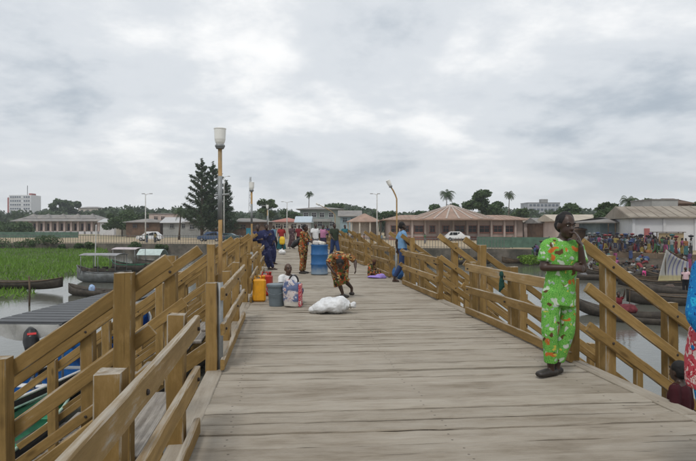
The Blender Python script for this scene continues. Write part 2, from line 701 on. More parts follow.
def land_mat():
    m, nt, b = new_mat('sandy_ground')
    v = coords(nt, (1, 1, 1), rand=False)
    n1 = N(nt, 'ShaderNodeTexNoise', Scale=.05, Detail=6, Roughness=.6)
    nt.links.new(v, n1.inputs['Vector'])
    n2 = N(nt, 'ShaderNodeTexNoise', Scale=.9, Detail=6, Roughness=.7)
    nt.links.new(v, n2.inputs['Vector'])
    c = mixc(nt, rampf(nt, n2.outputs['Fac'], .3, .7), (.25, .19, .115), (.40, .315, .205))
    c = mixc(nt, rampf(nt, n1.outputs['Fac'], .53, .62, 0, .85), c, (.085, .13, .04))
    nt.links.new(c, b.inputs['Base Color'])
    b.inputs['Roughness'].default_value = .95
    bump(nt, b, n2.outputs['Fac'], .05, .5)
    return m


SHORE = [(-160, 92), (-60, 85), (-30, 81.5), (-12, 79), (-9.2, 70), (-4.0, 68.5), (4, 65.5), (14, 62), (21.5, 59.5), (24.5, 55), (29, 50.5),
         (35, 46), (44, 40), (70, 30), (160, 22)]
bm = bmesh.new()
near = [bm.verts.new((x, y + .2, LZ)) for x, y in SHORE]
mid = [bm.verts.new((x * 1.6, max(y + 30, 130), LZ)) for x, y in SHORE]
far = [bm.verts.new((x * 25, 3800, LZ)) for x, y in SHORE]
for i in range(len(SHORE) - 1):
    bm.faces.new((near[i], near[i + 1], mid[i + 1], mid[i]))
    bm.faces.new((mid[i], mid[i + 1], far[i + 1], far[i]))
tag(obj('ground', bm, land_mat()), None, None, kind='structure')

M_WALLD = plain('dark_stained_concrete', (.12, .105, .085), .9, .5, .9, dirt=(.035, .036, .028), bmp=.03)
M_WALLB = plain('brown_mud_wall', (.17, .125, .085), .95, .5, .9, dirt=(.055, .042, .032), bmp=.03)


def shore_wall(label, idx, m, h=.06):
    w = thing('retaining_wall', label, 'wall', (SHORE[idx[0]][0], SHORE[idx[0]][1], LZ))
    o = Vector((SHORE[idx[0]][0], SHORE[idx[0]][1], LZ))
    for a, b_ in zip(idx[:-1], idx[1:]):
        p = Vector((*SHORE[a], 0)) - Vector((o.x, o.y, 0))
        q = Vector((*SHORE[b_], 0)) - Vector((o.x, o.y, 0))
        bm = bmesh.new()
        d = (q - p)
        n_ = max(1, int(d.length / 4))
        nn = Vector((-d.y, d.x, 0)).normalized()
        rows = []
        for k in range(n_ + 1):
            pt = p + d * (k / n_)
            jt = mnoise.noise(Vector((pt.x * .3, pt.y * .3, 2))) * .12
            top = h + mnoise.noise(Vector((pt.x * .5, pt.y * .5, 5))) * .08
            rows.append([bm.verts.new(pt + nn * (-.25 + jt * .5) + Vector((0, 0, -2.6))),
                         bm.verts.new(pt + nn * (-.15 + jt) + Vector((0, 0, top))),
                         bm.verts.new(pt + nn * (.3 + jt) + Vector((0, 0, top))),
                         bm.verts.new(pt + nn * .35 + Vector((0, 0, -2.6)))])
        for r0, r1 in zip(rows[:-1], rows[1:]):
            for k in range(4):
                bm.faces.new((r0[k], r0[(k + 1) % 4], r1[(k + 1) % 4], r1[k]))
        bm.faces.new(rows[0])
        bm.faces.new(rows[-1][::-1])
        obj('wall_segment', bm, m, w)
    return w


shore_wall('long dark stained quay wall behind the green marsh on the left', [0, 1, 2, 3, 4], M_WALLD)
shore_wall('low concrete quay wall under the iron fence right of the pier', [5, 6, 7, 8], M_WALLD)
shore_wall('brown mud quay wall below the crowded market bank', [8, 9, 10, 11, 12, 13, 14], M_WALLB)

# marsh on the left
XS = [(10, -60), (20, -34), (26, -21.5), (30, -18.2), (32.5, -18.6), (35, -21.6), (38, -22.3), (44, -22.2), (52, -22), (62, -27), (72, -33), (84, -37)]


def xs(y):
    for (a, xa), (b_, xb) in zip(XS[:-1], XS[1:]):
        if a <= y <= b_:
            return xa + (xb - xa) * (y - a) / (b_ - a)
    return XS[0][1] if y < 10 else XS[-1][1]


def marsh_h(x, y):
    e = (xs(y) + 1.1 * mnoise.noise(Vector((x * .25, y * .35, 0))) - x) * .22
    rise = max(0, (y - 70) / 14) * .55
    return WZ + max(-.4, min(.16, e)) + .05 * mnoise.noise(Vector((x * .3, y * .3, 9))) + (rise if e > 0 else 0)


bm = bmesh.new()
gx = [-130 + 1.5 * i for i in range(78)]
gy = [12 + 1.5 * i for i in range(50)]
gv = [[bm.verts.new((x, y, marsh_h(x, y))) for x in gx] for y in gy]
for j in range(len(gy) - 1):
    for i in range(len(gx) - 1):
        bm.faces.new((gv[j][i], gv[j][i + 1], gv[j + 1][i + 1], gv[j + 1][i]))
tag(obj('marsh_bank', bm, plain('marsh_mud', (.055, .075, .025), .95, .4, .5), smooth=True), None, None, kind='structure')

pts = []
while len(pts) < 62000:
    y = 14 + 69 * rnd.random() ** .8
    x = xs(y) + 1.0 - rnd.random() * min(90, 12 + y * .9)
    z = marsh_h(x, y)
    if z > WZ + .0:
        pts.append((x, y, z))
pts = np.array(pts)
n = len(pts)
hgt = nrg.uniform(.16, .42, n) * (0.75 + .5 * np.sin(pts[:, 0] * .35 + 2 * np.sin(pts[:, 1] * .2)) ** 2)
ang = nrg.uniform(0, math.pi, n)
wd = nrg.uniform(.03, .07, n)
dx, dy = np.cos(ang) * wd, np.sin(ang) * wd
lean = nrg.normal(scale=.16, size=(n, 2))
v0 = pts + np.stack([dx, dy, np.full(n, -.05)], 1)
v1 = pts + np.stack([-dx, -dy, np.full(n, -.05)], 1)
v2 = pts + np.stack([lean[:, 0], lean[:, 1], hgt], 1)
tag(link('marsh_grass', quads_mesh('marsh_grass', np.stack([v0, v1, v2], 1), 3, M_GRASS)),
    'bright green marsh grass filling the left bank behind the boats', 'grass', kind='stuff')

# ------------------------------------------------------------------ pier deck
pier = thing('pier', 'weathered grey plank pier running from the camera to the far shore', 'pier', PO, PA)
SEC = [(-2.2, 4.0), (5.85, 9.05), (11.15, 14.15), (16.25, 19.25), (21.35, 24.35), (26.45, 29.45), (31.55, 34.55),
       (36.65, 39.65), (41.75, 44.75), (46.85, 49.85), (51.95, 54.95), (57.05, 60.5)]
END = 70.0
s = -2.5
rp = random.Random(3)
pw_cache = {}
skew = R(-2.2)
tail = bmesh.new()
npl = 0
while s < END:
    w = rp.choice((.18, .20, .22, .24, .26, .30))
    c = (PW / 2 + rp.uniform(-.01, .01), s + w / 2, -.03 + rp.uniform(-.008, .004))
    if npl < 285:
        L = 4.02
        kk = (w, rp.randrange(5))
        if kk not in pw_cache:
            pw_cache[kk] = sawn_mesh('plank', L, w - (.006, .011, .016, .024, .038)[kk[1]], .06, M_DECK, None, kk[1] + 3, .0045, .17, .005)
        o = link('plank', pw_cache[kk], pier, c, (R(rp.uniform(-.5, .5)), R(rp.uniform(-.08, .08)), skew + R(rp.uniform(-.15, .15))))
    else:
        add_box(tail, c, (4.02, w - .012, .06), Euler((0, 0, skew)).to_matrix())
    npl += 1
    s += w
o = obj('plank_row', tail, M_DECK, pier)
o['kind'] = 'stuff'
for t in (.25, 1.9, 3.6):
    board('beam', (t, -2.4, -.19), (t, END, -.19), .14, .24, M_UNDER, pier)
s = -2
while s < 66:
    board('cross_beam', (-.35, s, -.43), (PW + .35, s, -.43), .2, .24, M_UNDER, pier)
    for t in (.15, PW - .15):
        bm = bmesh.new()
        add_tube(bm, [(t, s, -4.2), (t, s, -.5)], .12, 10)
        obj('pile', bm, M_UNDER, pier, smooth=True)
    s += 5.1
# edge boards laid lengthwise along both sides
s = -2.4
while s < 62:
    L = rp.choice((3.2, 3.6, 4.1))
    for t in (-.10, PW + .10):
        board('edge_board', (t, s + .01, -.022), (t, s + L - .01, -.022), .17, .062, M_DECK, pier)
    s += L

# ------------------------------------------------------------------ railings
bolt_me = None


def bolt(parent, p, axis='x'):
    global bolt_me
    if bolt_me is None:
        bm = bmesh.new()
        add_lathe(bm, [(.013, -.012), (.015, .004), (.009, .010)], 8)
        bolt_me = mesh_of(bm, 'bolt', M_BOLT)
    link('bolt', bolt_me, parent, p, (0, R(90), 0) if axis == 'x' else (R(90), 0, 0))


def railing(side, s0, s1, label, detail=True):
    """straight parapet on one side of the deck; side -1 left, +1 right"""
    t0 = 0.0 if side < 0 else PW
    r = thing('wooden_railing', label, 'railing', PL((s0 + s1) / 2, t0), PA, 'straight parapet railings along the pier')
    h = (s1 - s0) / 2
    rr = random.Random(int(s0 * 100) + side)
    L = s1 - s0
    n = max(2, int(round(L / 1.45)) + 1)
    out = side * .035
    for k in range(n):
        y = -h + .07 + (L - .14) * k / (n - 1)
        top = (.89 if s0 < 0 else .93) + rr.uniform(-.02, .04)
        xo = out + side * (.07 if side > 0 else .10)
        board('post', (xo, y, -.3), (xo + rr.uniform(-.01, .01), y + rr.uniform(-.015, .015), top), .12, .12, M_RAIL, r, up=(0, 1, 0))
        if detail:
            for z in (.83, .46):
                bolt(r, (-side * .022, y + rr.uniform(-.02, .02), z + rr.uniform(-.02, .02)))
    x = out - side * .025
    for z, hh in ((.845, .135), (.46, .125), (.075, .115)):
        j = rr.uniform(-.015, .015)
        board('rail', (x, -h - .06, z + j), (x, h + .06, z - j + rr.uniform(-.01, .01)), .045, hh, M_RAIL2 if z == .845 and rr.random() < .4 else M_RAIL, r)
    return r


SL = math.tan(R(36))


def stairs(side, s0, s1, label, full=True):
    """steps down to the water across the pier side, with a sloping three-board railing on each flank"""
    t0 = -.43 if side < 0 else PW + .19
    r = thing('landing_stairs', label, 'stairs', PL((s0 + s1) / 2, t0), PA, 'stairs from the pier down to the boats')
    h = (s1 - s0) / 2 - .03
    rr = random.Random(int(s0 * 100) + side + 5)
    run = 3.15
    nst = 12
    if full:
        for k in range(nst):
            x = side * (.15 + run * k / nst)
            z = -.18 - SL * run * k / nst
            board('tread', (x, -h + .08, z), (x, h - .08, z + rr.uniform(-.008, .008)), .27, .045, M_TREAD, r)
        for y in (-h + .05, h - .05):
            board('stringer', (side * (.0 if side > 0 else -.22), y, -.22), (side * run, y, -.22 - SL * run), .05, .24, M_RAIL, r)
    for f in (-1, 1):
        yp = f * (h - .02)
        yr = f * (h - .105)
        for k in range(5):
            x = side * (.10 + (.75 if side > 0 else .83) * k)
            zb = -SL * abs(x)
            top = zb + 1.31 + rr.uniform(-.03, .03)
            bot = zb - .35 if k < 3 else -3.4
            lx, ly = rr.uniform(-.02, .02), rr.uniform(-.015, .015)
            board('post', (x, yp, bot), (x + lx, yp + ly, top), .125, .125, M_RAIL, r, up=(0, 1, 0))
            if full and k < 3:
                for dz in ((1.19, .77, .37) if side > 0 else (1.16, .72, .30)):
                    bolt(r, (x, yr - f * .024, zb + dz), 'y')
        for dz, hh in ((1.19, .112), (.77, .108), (.37, .108)) if side > 0 else ((1.17, .108), (.72, .105), (.30, .105)):
            j0, j1 = rr.uniform(-.02, .02), rr.uniform(-.02, .02)
            xa = side * ((-.22 if dz > 1 else -.20 if side > 0 else -.05) + rr.uniform(-.04, .04))
            xb = side * (3.25 + rr.uniform(-.1, .1))
            board('rail', (xa, yr, -SL * xa * side + dz + j0), (xb, yr, -SL * xb * side + dz + j1), .045, hh, M_RAIL, r)
    return r


ordn = ['nearest', 'second', 'third', 'fourth', 'fifth', 'sixth', 'seventh', 'eighth', 'ninth', 'tenth', 'eleventh', 'twelfth']
for i, (a, b_) in enumerate(SEC):
    for sd_ in (-1, 1):
        if i == 0 and sd_ > 0:
            b2 = 2.9
        else:
            b2 = b_
        a2 = a
        if sd_ > 0 and i > 0:
            a2, b2 = a - .08, b_ + .1
        wside = 'left' if sd_ < 0 else 'right'
        extra = {0: ' with worn grey top rail', 1: ' by the tall lamp' if sd_ < 0 else ' beside the person in green'}.get(i, '')
        railing(sd_, a2, b2, '%s ochre timber parapet on the %s edge of the pier%s' % (ordn[i], wside, extra), i < 4)
for i in range(9):
    a, b_ = SEC[i][1], SEC[i + 1][0]
    for sd_ in (-1, 1):
        wside = 'left' if sd_ < 0 else 'right'
        a2 = a
        b2 = b_
        if sd_ > 0:
            a2, b2 = (a + .1 if i else 2.9), b_ - .35
        stairs(sd_, a2, b2, '%s flight of ochre timber stairs going down on the %s side of the pier' % (ordn[i], wside), i < 5)

# ------------------------------------------------------------------ lamps on the pier
M_GLASS = plain('frosted_lamp_glass', (.78, .77, .72), .35, .06, 6)


def pier_lamp(s, t, h, label, bend=None, bs=.72):
    r = thing('pier_lamp', label, 'lamp', PL(s, t, 0), PA, 'lamps on the pier')
    bm = bmesh.new()
    add_tube(bm, [(0, 0, -.3), (0, 0, .95)], .034, 12)
    obj('pole_sleeve', bm, M_STEEL, r, smooth=True)
    top = Vector((0, 0, h - .2))
    bm = bmesh.new()
    pth = [(0, 0, .9), (.004, 0, h * .5), (0, 0, h - .2)]
    if bend:
        pth = [(0, 0, .9), (.015, 0, h * .5), (.01, 0, h * bs)] + [(bend[0] * f ** 1.5, 0, h * bs + bend[1] * f) for f in (.3, .65, 1)]
        top = Vector(pth[-1])
    add_tube(bm, pth, .022, 12)
    obj('pole', bm, M_RAIL_PIPE, r, smooth=True)
    bm = bmesh.new()
    add_tube(bm, [(0, 0, h * .62), (0, 0, h * .80)], .0255, 12)
    if not bend:
        obj('bare_band', bm, M_STEEL, r, smooth=True)
        bm = bmesh.new()
        add_tube(bm, [(-.06, 0, h * .72), (.10, 0, h * .725)], .012, 8)
        obj('crossbar', bm, M_STEEL, r)
    else:
        bm.free()
    rot = (0, 0, 0) if not bend else (0, -math.atan2(-bend[0], bend[1]), 0)
    hd = thing('tmp', None, None)
    bm = bmesh.new()
    add_lathe(bm, [(.04, -.03), (.055, 0), (.05, .015)], 16)
    cl = obj('collar', bm, M_STEEL, r, top, rot)
    bm = bmesh.new()
    add_lathe(bm, [(.036, .012), (.051, .042), (.059, .075), (.064, .185), (.058, .19)], 16)
    obj('lantern_glass', bm, M_GLASS, r, top, rot)
    bm = bmesh.new()
    add_lathe(bm, [(.062, .181), (.067, .185), (.067, .193), (.036, .2)], 16)
    obj('lantern_lid', bm, M_GLASS, r, top, rot, smooth=True)
    bpy.data.objects.remove(hd, do_unlink=True)
    return r


M_RAIL_PIPE = plain('ochre_painted_pipe', (.36, .22, .085), .55, .25, 7, dirt=(.2, .16, .1))
pier_lamp(5.93, -.05, 2.63, 'tall straight pier lamp with white lantern at the left railing')
pier_lamp(13.1, -.10, 2.63, 'second white lantern on the left railing, smaller and farther off')
pier_lamp(26.5, -.07, 2.63, 'tiny far lantern on the left railing above the people')
pier_lamp(15.3, PW + .05, 2.75, 'pier lamp with bent head rising over the right railing', bend=(-.17, .36), bs=.86)
pier_lamp(33.5, PW + .05, 3.2, 'leaning pier lamp with its head tipped far left', bend=(-1.0, .62))

# ------------------------------------------------------------------ fabrics
def print_mat(name, ground, spots, scale=14, net=None, cell=.42):
    """printed cloth: a ground colour, rounded motifs of several colours, fine net lines"""
    m, nt, b = new_mat(name)
    v = coords(nt, rand=False)
    nzz = N(nt, 'ShaderNodeTexNoise', Scale=scale * .7, Detail=2, Roughness=.5)
    nt.links.new(v, nzz.inputs['Vector'])
    dist = mixc(nt, .16, v, nzz.outputs['Color'])
    c = (*ground, 1)
    if net:
        vo = N(nt, 'ShaderNodeTexVoronoi', Scale=scale * 5.5, Randomness=.8)
        vo.feature = 'DISTANCE_TO_EDGE'
        nt.links.new(v, vo.inputs['Vector'])
        c = mixc(nt, rampf(nt, vo.outputs['Distance'], .02, .13), net, ground)
    for i, (col, sc, thr) in enumerate(spots):
        vo = N(nt, 'ShaderNodeTexVoronoi', Scale=scale * sc, Randomness=.85)
        mp = N(nt, 'ShaderNodeMapping')
        mp.inputs['Location'].default_value = (i * 3.3, i * 1.7, i * 2.1)
        nt.links.new(dist, mp.inputs[0])
        nt.links.new(mp.outputs[0], vo.inputs['Vector'])
        c = mixc(nt, rampf(nt, vo.outputs['Distance'], thr, thr - .06), c, col)
    nt.links.new(c, b.inputs['Base Color'])
    b.inputs['Roughness'].default_value = .8
    b.inputs['Specular IOR Level'].default_value = .2
    w = N(nt, 'ShaderNodeTexNoise', Scale=9, Detail=3)
    nt.links.new(v, w.inputs['Vector'])
    bump(nt, b, w.outputs['Fac'], .02, .5)
    _m[name] = m
    return m


def cloth(name, col, var=.2):
    return plain('cloth_' + name, col, .85, var, 8, spec=.15, bmp=.015)


F_GREEN = print_mat('green_print_cloth', (.185, .44, .085), [((.46, .52, .42), .95, .30), ((.30, .38, .33), 1.1, .22), ((.50, .14, .03), .62, .24), ((.10, .05, .02), .8, .22), ((.52, .46, .08), .9, .17), ((.55, .55, .50), .8, .16)],
                    12, net=(.05, .25, .035))
F_ORANGE = print_mat('orange_print_cloth', (.20, .085, .03), [((.38, .27, .10), 1.3, .44), ((.035, .025, .015), 1.1, .40), ((.40, .07, .02), 1.4, .36), ((.08, .11, .03), 1.2, .33), ((.45, .40, .28), 1.6, .22)], 9)
F_BLUEP = print_mat('blue_print_cloth', (.01, .16, .42), [((.02, .34, .55), 1.3, .36), ((.005, .03, .16), 1.1, .25), ((.10, .42, .55), 1.7, .2)], 26)
F_REDP = print_mat('red_floral_cloth', (.46, .06, .08), [((.66, .52, .48), 1.3, .45), ((.28, .01, .02), 1.5, .30)], 22)
F_NAVY = print_mat('navy_print_cloth', (.022, .026, .075), [((.06, .065, .14), 1.0, .28), ((.012, .012, .03), 1.3, .25)], 9)
F_PLAID = print_mat('dark_plaid_cloth', (.09, .055, .06), [((.25, .2, .2), 1.0, .25), ((.02, .02, .05), 1.2, .25)], 8)


def ocol(name):
    """cloth coloured by the object that wears it"""
    m, nt, b = new_mat(name)
    oi = N(nt, 'ShaderNodeObjectInfo')
    v = coords(nt)
    n1 = N(nt, 'ShaderNodeTexNoise', Scale=6, Detail=4)
    nt.links.new(v, n1.inputs['Vector'])
    c = mixc(nt, rampf(nt, n1.outputs['Fac'], .35, .65, 0, .45), oi.outputs['Color'], (.04, .035, .035))
    nt.links.new(c, b.inputs['Base Color'])
    b.inputs['Roughness'].default_value = .85
    return m


M_OCOL = ocol('dyed_cloth')

# ------------------------------------------------------------------ people
BASE = dict(pelvis=(0, 0, .93), waist=(0, 0, 1.06), chest=(0, .0, 1.27), neck=(0, .015, 1.43), head=(0, -.01, 1.575),
            shL=(.175, .01, 1.385), shR=(-.175, .01, 1.385), elL=(.225, .04, 1.11), elR=(-.225, .04, 1.11),
            wrL=(.235, -.05, .87), wrR=(-.235, -.05, .87), hipL=(.088, 0, .91), hipR=(-.088, 0, .91),
            knL=(.10, -.02, .49), knR=(-.10, -.02, .49), anL=(.10, .03, .085), anR=(-.10, .03, .085),
            toL=(.13, -.13, .03), toR=(-.13, -.13, .03))


def add_hand(bm, w, d, n, r=1.0, curl=.5):
    """palm, four fingers and a thumb; d along the hand, n out of the back of the hand"""
    d = d.normalized()
    n = (n - d * n.dot(d)).normalized()
    sdv = d.cross(n)
    k = w + d * .085 * r
    add_loft(bm, [(w, .024 * r, .018 * r), (w + d * .045 * r, .037 * r, .016 * r), (k, .040 * r, .014 * r)], 10, sdv)
    for i, (o, L) in enumerate(((-.030, .068), (-.010, .078), (.010, .073), (.029, .058))):
        p0 = k + sdv * o * r - d * .012 * r
        p1 = p0 + (d - n * curl * .5).normalized() * L * .55 * r
        p2 = p1 + (d - n * curl * 1.6).normalized() * L * .5 * r
        add_loft(bm, [(p0, .0095 * r, .0095 * r), (p1, .009 * r, .009 * r), (p2, .0075 * r, .0075 * r)], 8)
    p0 = w + d * .022 * r - sdv * .030 * r
    p1 = p0 + (d * .7 - sdv * .7 - n * .3).normalized() * .038 * r
    p2 = p1 + (d * .95 - n * .4 * curl).normalized() * .034 * r
    add_loft(bm, [(p0, .013 * r, .012 * r), (p1, .0105 * r, .0105 * r), (p2, .0085 * r, .0085 * r)], 8)


def build_person(label, loc, rotz=0.0, h=1.7, J=None, top=None, bottom=None, skirt=None, sleeve=.5, hem=.0, leg=.97, hair='short',
                 skin=None, voxel=.013, yaw=0.0, pitch=0.0, wrap=None, shoes=None, handL=None, handR=None, fit=1.0, girth=1.0, headk=1.0, group=None, hair_mat=None, cat='person'):
    k = h / 1.7
    j = {a: Vector(b) * k for a, b in {**BASE, **(J or {})}.items()}
    skin = skin or M_SKIN
    side = (j['shL'] - j['shR']).normalized()
    HR = Euler((pitch, 0, yaw)).to_matrix()
    g = girth
    bm = bmesh.new()
    up_ch = j['chest'].lerp(j['neck'], .55)
    tors = [(j['pelvis'] + (j['pelvis'] - j['waist']) * .35, .135 * k * g, .10 * k * g), (j['pelvis'], .15 * k * g, .115 * k * g), (j['waist'], .125 * k * g, .095 * k * g),
            (j['chest'], .155 * k, .112 * k), (up_ch, .145 * k, .09 * k), (j['neck'], .062 * k, .06 * k)]
    add_loft(bm, tors, 18, side)
    for q in 'LR':
        add_loft(bm, [(j['neck'] + Vector((0, 0, .0)), .045 * k, .045 * k), (j['sh' + q].lerp(j['neck'], .25) + Vector((0, 0, .005 * k)), .045 * k, .045 * k), (j['sh' + q], .05 * k, .05 * k)], 10)
    hc = j['head']
    hb = hc + HR @ Vector((0, .02, -.08)) * k * headk
    add_loft(bm, [(j['neck'] - Vector((0, 0, .03 * k)), .058 * k, .058 * k), (hb, .05 * k, .052 * k)], 12, side)
    H = lambda x, y, z: hc + HR @ (Vector((x, y, z)) * k * headk)
    r3 = lambda x, y, z: tuple(q * k * headk for q in (x, y, z))
    add_ell(bm, H(0, .012, .025), r3(.075, .092, .092), HR)
    add_ell(bm, H(0, -.022, -.035), r3(.060, .066, .078), HR)
    add_ell(bm, H(0, -.055, -.085), r3(.034, .030, .026), HR)
    add_loft(bm, [(H(0, -.082, .012), .009 * k, .008 * k), (H(0, -.100, -.022), .019 * k, .012 * k)], 8, HR @ Vector((1, 0, 0)))
    add_ell(bm, H(0, -.085, -.055), r3(.026, .014, .014), HR)
    add_ell(bm, H(0, -.072, .028), r3(.052, .016, .012), HR)
    for q in (-1, 1):
        add_ell(bm, H(q * .075, .012, -.008), r3(.012, .022, .033), HR)
    for q in 'LR':
        s_, e_, w_ = j['sh' + q], j['el' + q], j['wr' + q]
        add_ell(bm, s_, (.062 * k,) * 3)
        add_loft(bm, [(s_, .054 * k, .054 * k), (s_.lerp(e_, .45), .047 * k, .047 * k), (e_, .039 * k, .039 * k)], 12)
        add_loft(bm, [(e_, .039 * k, .039 * k), (e_.lerp(w_, .35), .040 * k, .038 * k), (w_, .027 * k, .025 * k)], 12)
        hd = (handL if q == 'L' else handR)
        dd = (w_ - e_)
        nn = Vector((1 if q == 'L' else -1, -.2, .1))
        curl = .55
        if hd:
            dd, nn, curl = Vector(hd[0]), Vector(hd[1]), hd[2]
        add_hand(bm, w_, dd, nn, k * 1.02, curl)
        hp, kn, an, to = j['hip' + q], j['kn' + q], j['an' + q], j['to' + q]
        add_loft(bm, [(hp, .092 * k * g, .092 * k * g), (hp.lerp(kn, .4), .080 * k * g, .080 * k * g), (kn, .056 * k, .056 * k)], 14)
        cf = kn.lerp(an, .35)
        add_loft(bm, [(kn, .056 * k, .056 * k), (cf + Vector((0, .012 * k, 0)), .056 * k, .056 * k), (an, .036 * k, .038 * k)], 12)
        f = (to - an)
        f.z = 0
        f.normalize()
        sdv = Vector((-f.y, f.x, 0))
        low = min(an.z, to.z + .055 * k)
        add_loft(bm, [(Vector((an.x, an.y, to.z)) - f * .045 * k + Vector((0, 0, .004 * k)), .03 * k, .032 * k), (Vector((an.x, an.y, to.z + .012 * k)) + f * .06 * k, .037 * k, .036 * k),
                      (to + Vector((0, 0, -.002 * k)), .042 * k, .022 * k)], 10, sdv)
        add_loft(bm, [(an, .036 * k, .038 * k), (Vector((an.x, an.y, to.z + .02 * k)), .034 * k, .04 * k)], 10)
    root = link('person', remesh(bm, voxel, 'person', skin, 3))
    root.location = loc
    root.rotation_euler = (0, 0, rotz)
    tag(root, label, cat, group)
    # hair
    if hair:
        bm = bmesh.new()
        add_ell(bm, H(0, .030, .040), r3(.0825, .090, .090), HR)
        add_ell(bm, H(0, .050, .005), r3(.079, .072, .085), HR)
        if hair == 'long':
            add_ell(bm, H(0, .07, .0), r3(.085, .07, .11), HR)
        if hair == 'bun':
            add_ell(bm, H(0, .09, .09), r3(.055, .055, .055), HR)
        link('hair', remesh(bm, max(.008, voxel * .8), 'hair', hair_mat or M_HAIR, 1, jitter=.006, jscale=30), root)
    if wrap:
        bm = bmesh.new()
        add_ell(bm, H(0, .03, .055), r3(.088, .10, .092), HR)
        add_ell(bm, H(0, .10, .06), r3(.06, .05, .05), HR)
        link('head_wrap', remesh(bm, voxel, 'head_wrap', wrap, 2, jitter=.01, jscale=14), root)
    if voxel <= .012:
        for q in (-1, 1):
            bm = bmesh.new()
            add_ell(bm, H(q * .031, -.073, .012), r3(.0125, .010, .0052), HR)
            ey = obj('eye', bm, M_EYE, root, smooth=True)
            bm = bmesh.new()
            add_ell(bm, H(q * .031, -.0815, .012), r3(.0065, .004, .0065), HR, 8, 6)
            obj('iris', bm, M_HAIR, ey, smooth=True)
            bm = bmesh.new()
            add_loft(bm, [(H(q * .014, -.086, .033), .004, .003), (H(q * .032, -.083, .040), .005, .004), (H(q * .05, -.068, .034), .003, .003)], 6)
            obj('eyebrow', bm, M_HAIR, root, smooth=True)
        bm = bmesh.new()
        add_loft(bm, [(H(-.024, -.088, -.056), .005, .004), (H(0, -.099, -.055), .008, .006), (H(.024, -.088, -.056), .005, .004)], 8)
        obj('lips', bm, M_LIP, root, smooth=True)
    f_ = .022 * k * fit
    if top:
        bm = bmesh.new()
        low = j['pelvis'] + (j['pelvis'] - j['waist']).normalized() * hem * k
        add_loft(bm, [(low, .175 * k * g * fit, .135 * k * g * fit), (j['pelvis'].lerp(low, .4), .172 * k * g, .135 * k * g), (j['waist'], .155 * k * g + f_ * .3, .122 * k * g + f_ * .3), (j['chest'], .172 * k + f_ * .2, .130 * k),
                      (up_ch, .160 * k, .105 * k), (j['neck'] + Vector((0, 0, -.012 * k)), .078 * k, .074 * k)], 20, side, rnd_ends=False)
        for q in 'LR':
            s_, e_, w_ = j['sh' + q], j['el' + q], j['wr' + q]
            add_ell(bm, s_, (.058 * k,) * 3)
            add_loft(bm, [(j['neck'] + Vector((0, 0, -.03 * k)), .058 * k, .062 * k), (s_.lerp(j['neck'], .3), .060 * k, .064 * k), (s_, .060 * k, .062 * k)], 12)
            if sleeve <= 1:
                e2 = s_.lerp(e_, max(.15, sleeve))
                add_loft(bm, [(s_, .068 * k, .068 * k), (e2, .064 * k * (fit ** .5), .064 * k * (fit ** .5))], 14, rnd_ends=False)
            else:
                e2 = e_.lerp(w_, sleeve - 1)
                add_loft(bm, [(s_, .074 * k, .074 * k), (e_, .056 * k, .056 * k)], 14)
                add_loft(bm, [(e_, .057 * k, .057 * k), (e2, .048 * k, .048 * k)], 14, rnd_ends=False)
        link('shirt', remesh(bm, voxel, 'shirt', top, 2, jitter=.0065 * k, jscale=13, zs=.4), root)
    if bottom:
        bm = bmesh.new()
        add_loft(bm, [(j['pelvis'] + (j['pelvis'] - j['waist']) * .5, .15 * k * g, .12 * k * g), (j['pelvis'], .165 * k * g, .128 * k * g), (j['waist'], .14 * k * g, .108 * k * g)], 18, side)
        for q in 'LR':
            hp, kn, an = j['hip' + q], j['kn' + q], j['an' + q]
            e2 = kn.lerp(an, leg)
            add_loft(bm, [(hp, .104 * k * g, .104 * k * g), (hp.lerp(kn, .5), .094 * k * g, .094 * k * g), (kn, .078 * k, .078 * k)], 14)
            if leg > 0:
                add_loft(bm, [(kn, .078 * k, .078 * k), (kn.lerp(an, leg * .5), .074 * k, .074 * k), (e2, .064 * k, .066 * k)], 14, rnd_ends=False)
        link('trousers', remesh(bm, voxel, 'trousers', bottom, 2, jitter=.008 * k, jscale=14, zs=.55), root)
    if skirt:
        mat_, zf = skirt
        bm = bmesh.new()
        km = j['knL'].lerp(j['knR'], .5)
        am = j['anL'].lerp(j['anR'], .5)
        kw = (j['knL'] - j['knR']).length * .5
        aw = (j['anL'] - j['anR']).length * .5
        end = km.lerp(am, max(zf, 0.02))
        add_loft(bm, [(j['waist'], .142 * k * g, .112 * k * g), (j['pelvis'], .175 * k * g, .142 * k * g), (km, .10 * k + kw, .125 * k), (end, .10 * k + aw * .9, .125 * k)], 20, side, rnd_ends=False)
        link('skirt', remesh(bm, voxel, 'skirt', mat_, 2, jitter=.012 * k, jscale=14, zs=.25), root)
    if shoes:
        for q in 'LR':
            an, to = j['an' + q], j['to' + q]
            f = to - an
            f.z = 0
            f.normalize()
            sdv = Vector((-f.y, f.x, 0))
            bm = bmesh.new()
            b0 = Vector((an.x, an.y, to.z))
            add_loft(bm, [(b0 - f * .055 * k, .036 * k, .037 * k), (b0 + f * .05 * k + Vector((0, 0, .008 * k)), .045 * k, .043 * k), (to + f * .01 * k, .050 * k, .032 * k)], 12, sdv)
            link('shoe', remesh(bm, voxel, 'shoe', shoes, 1), root)
    return root


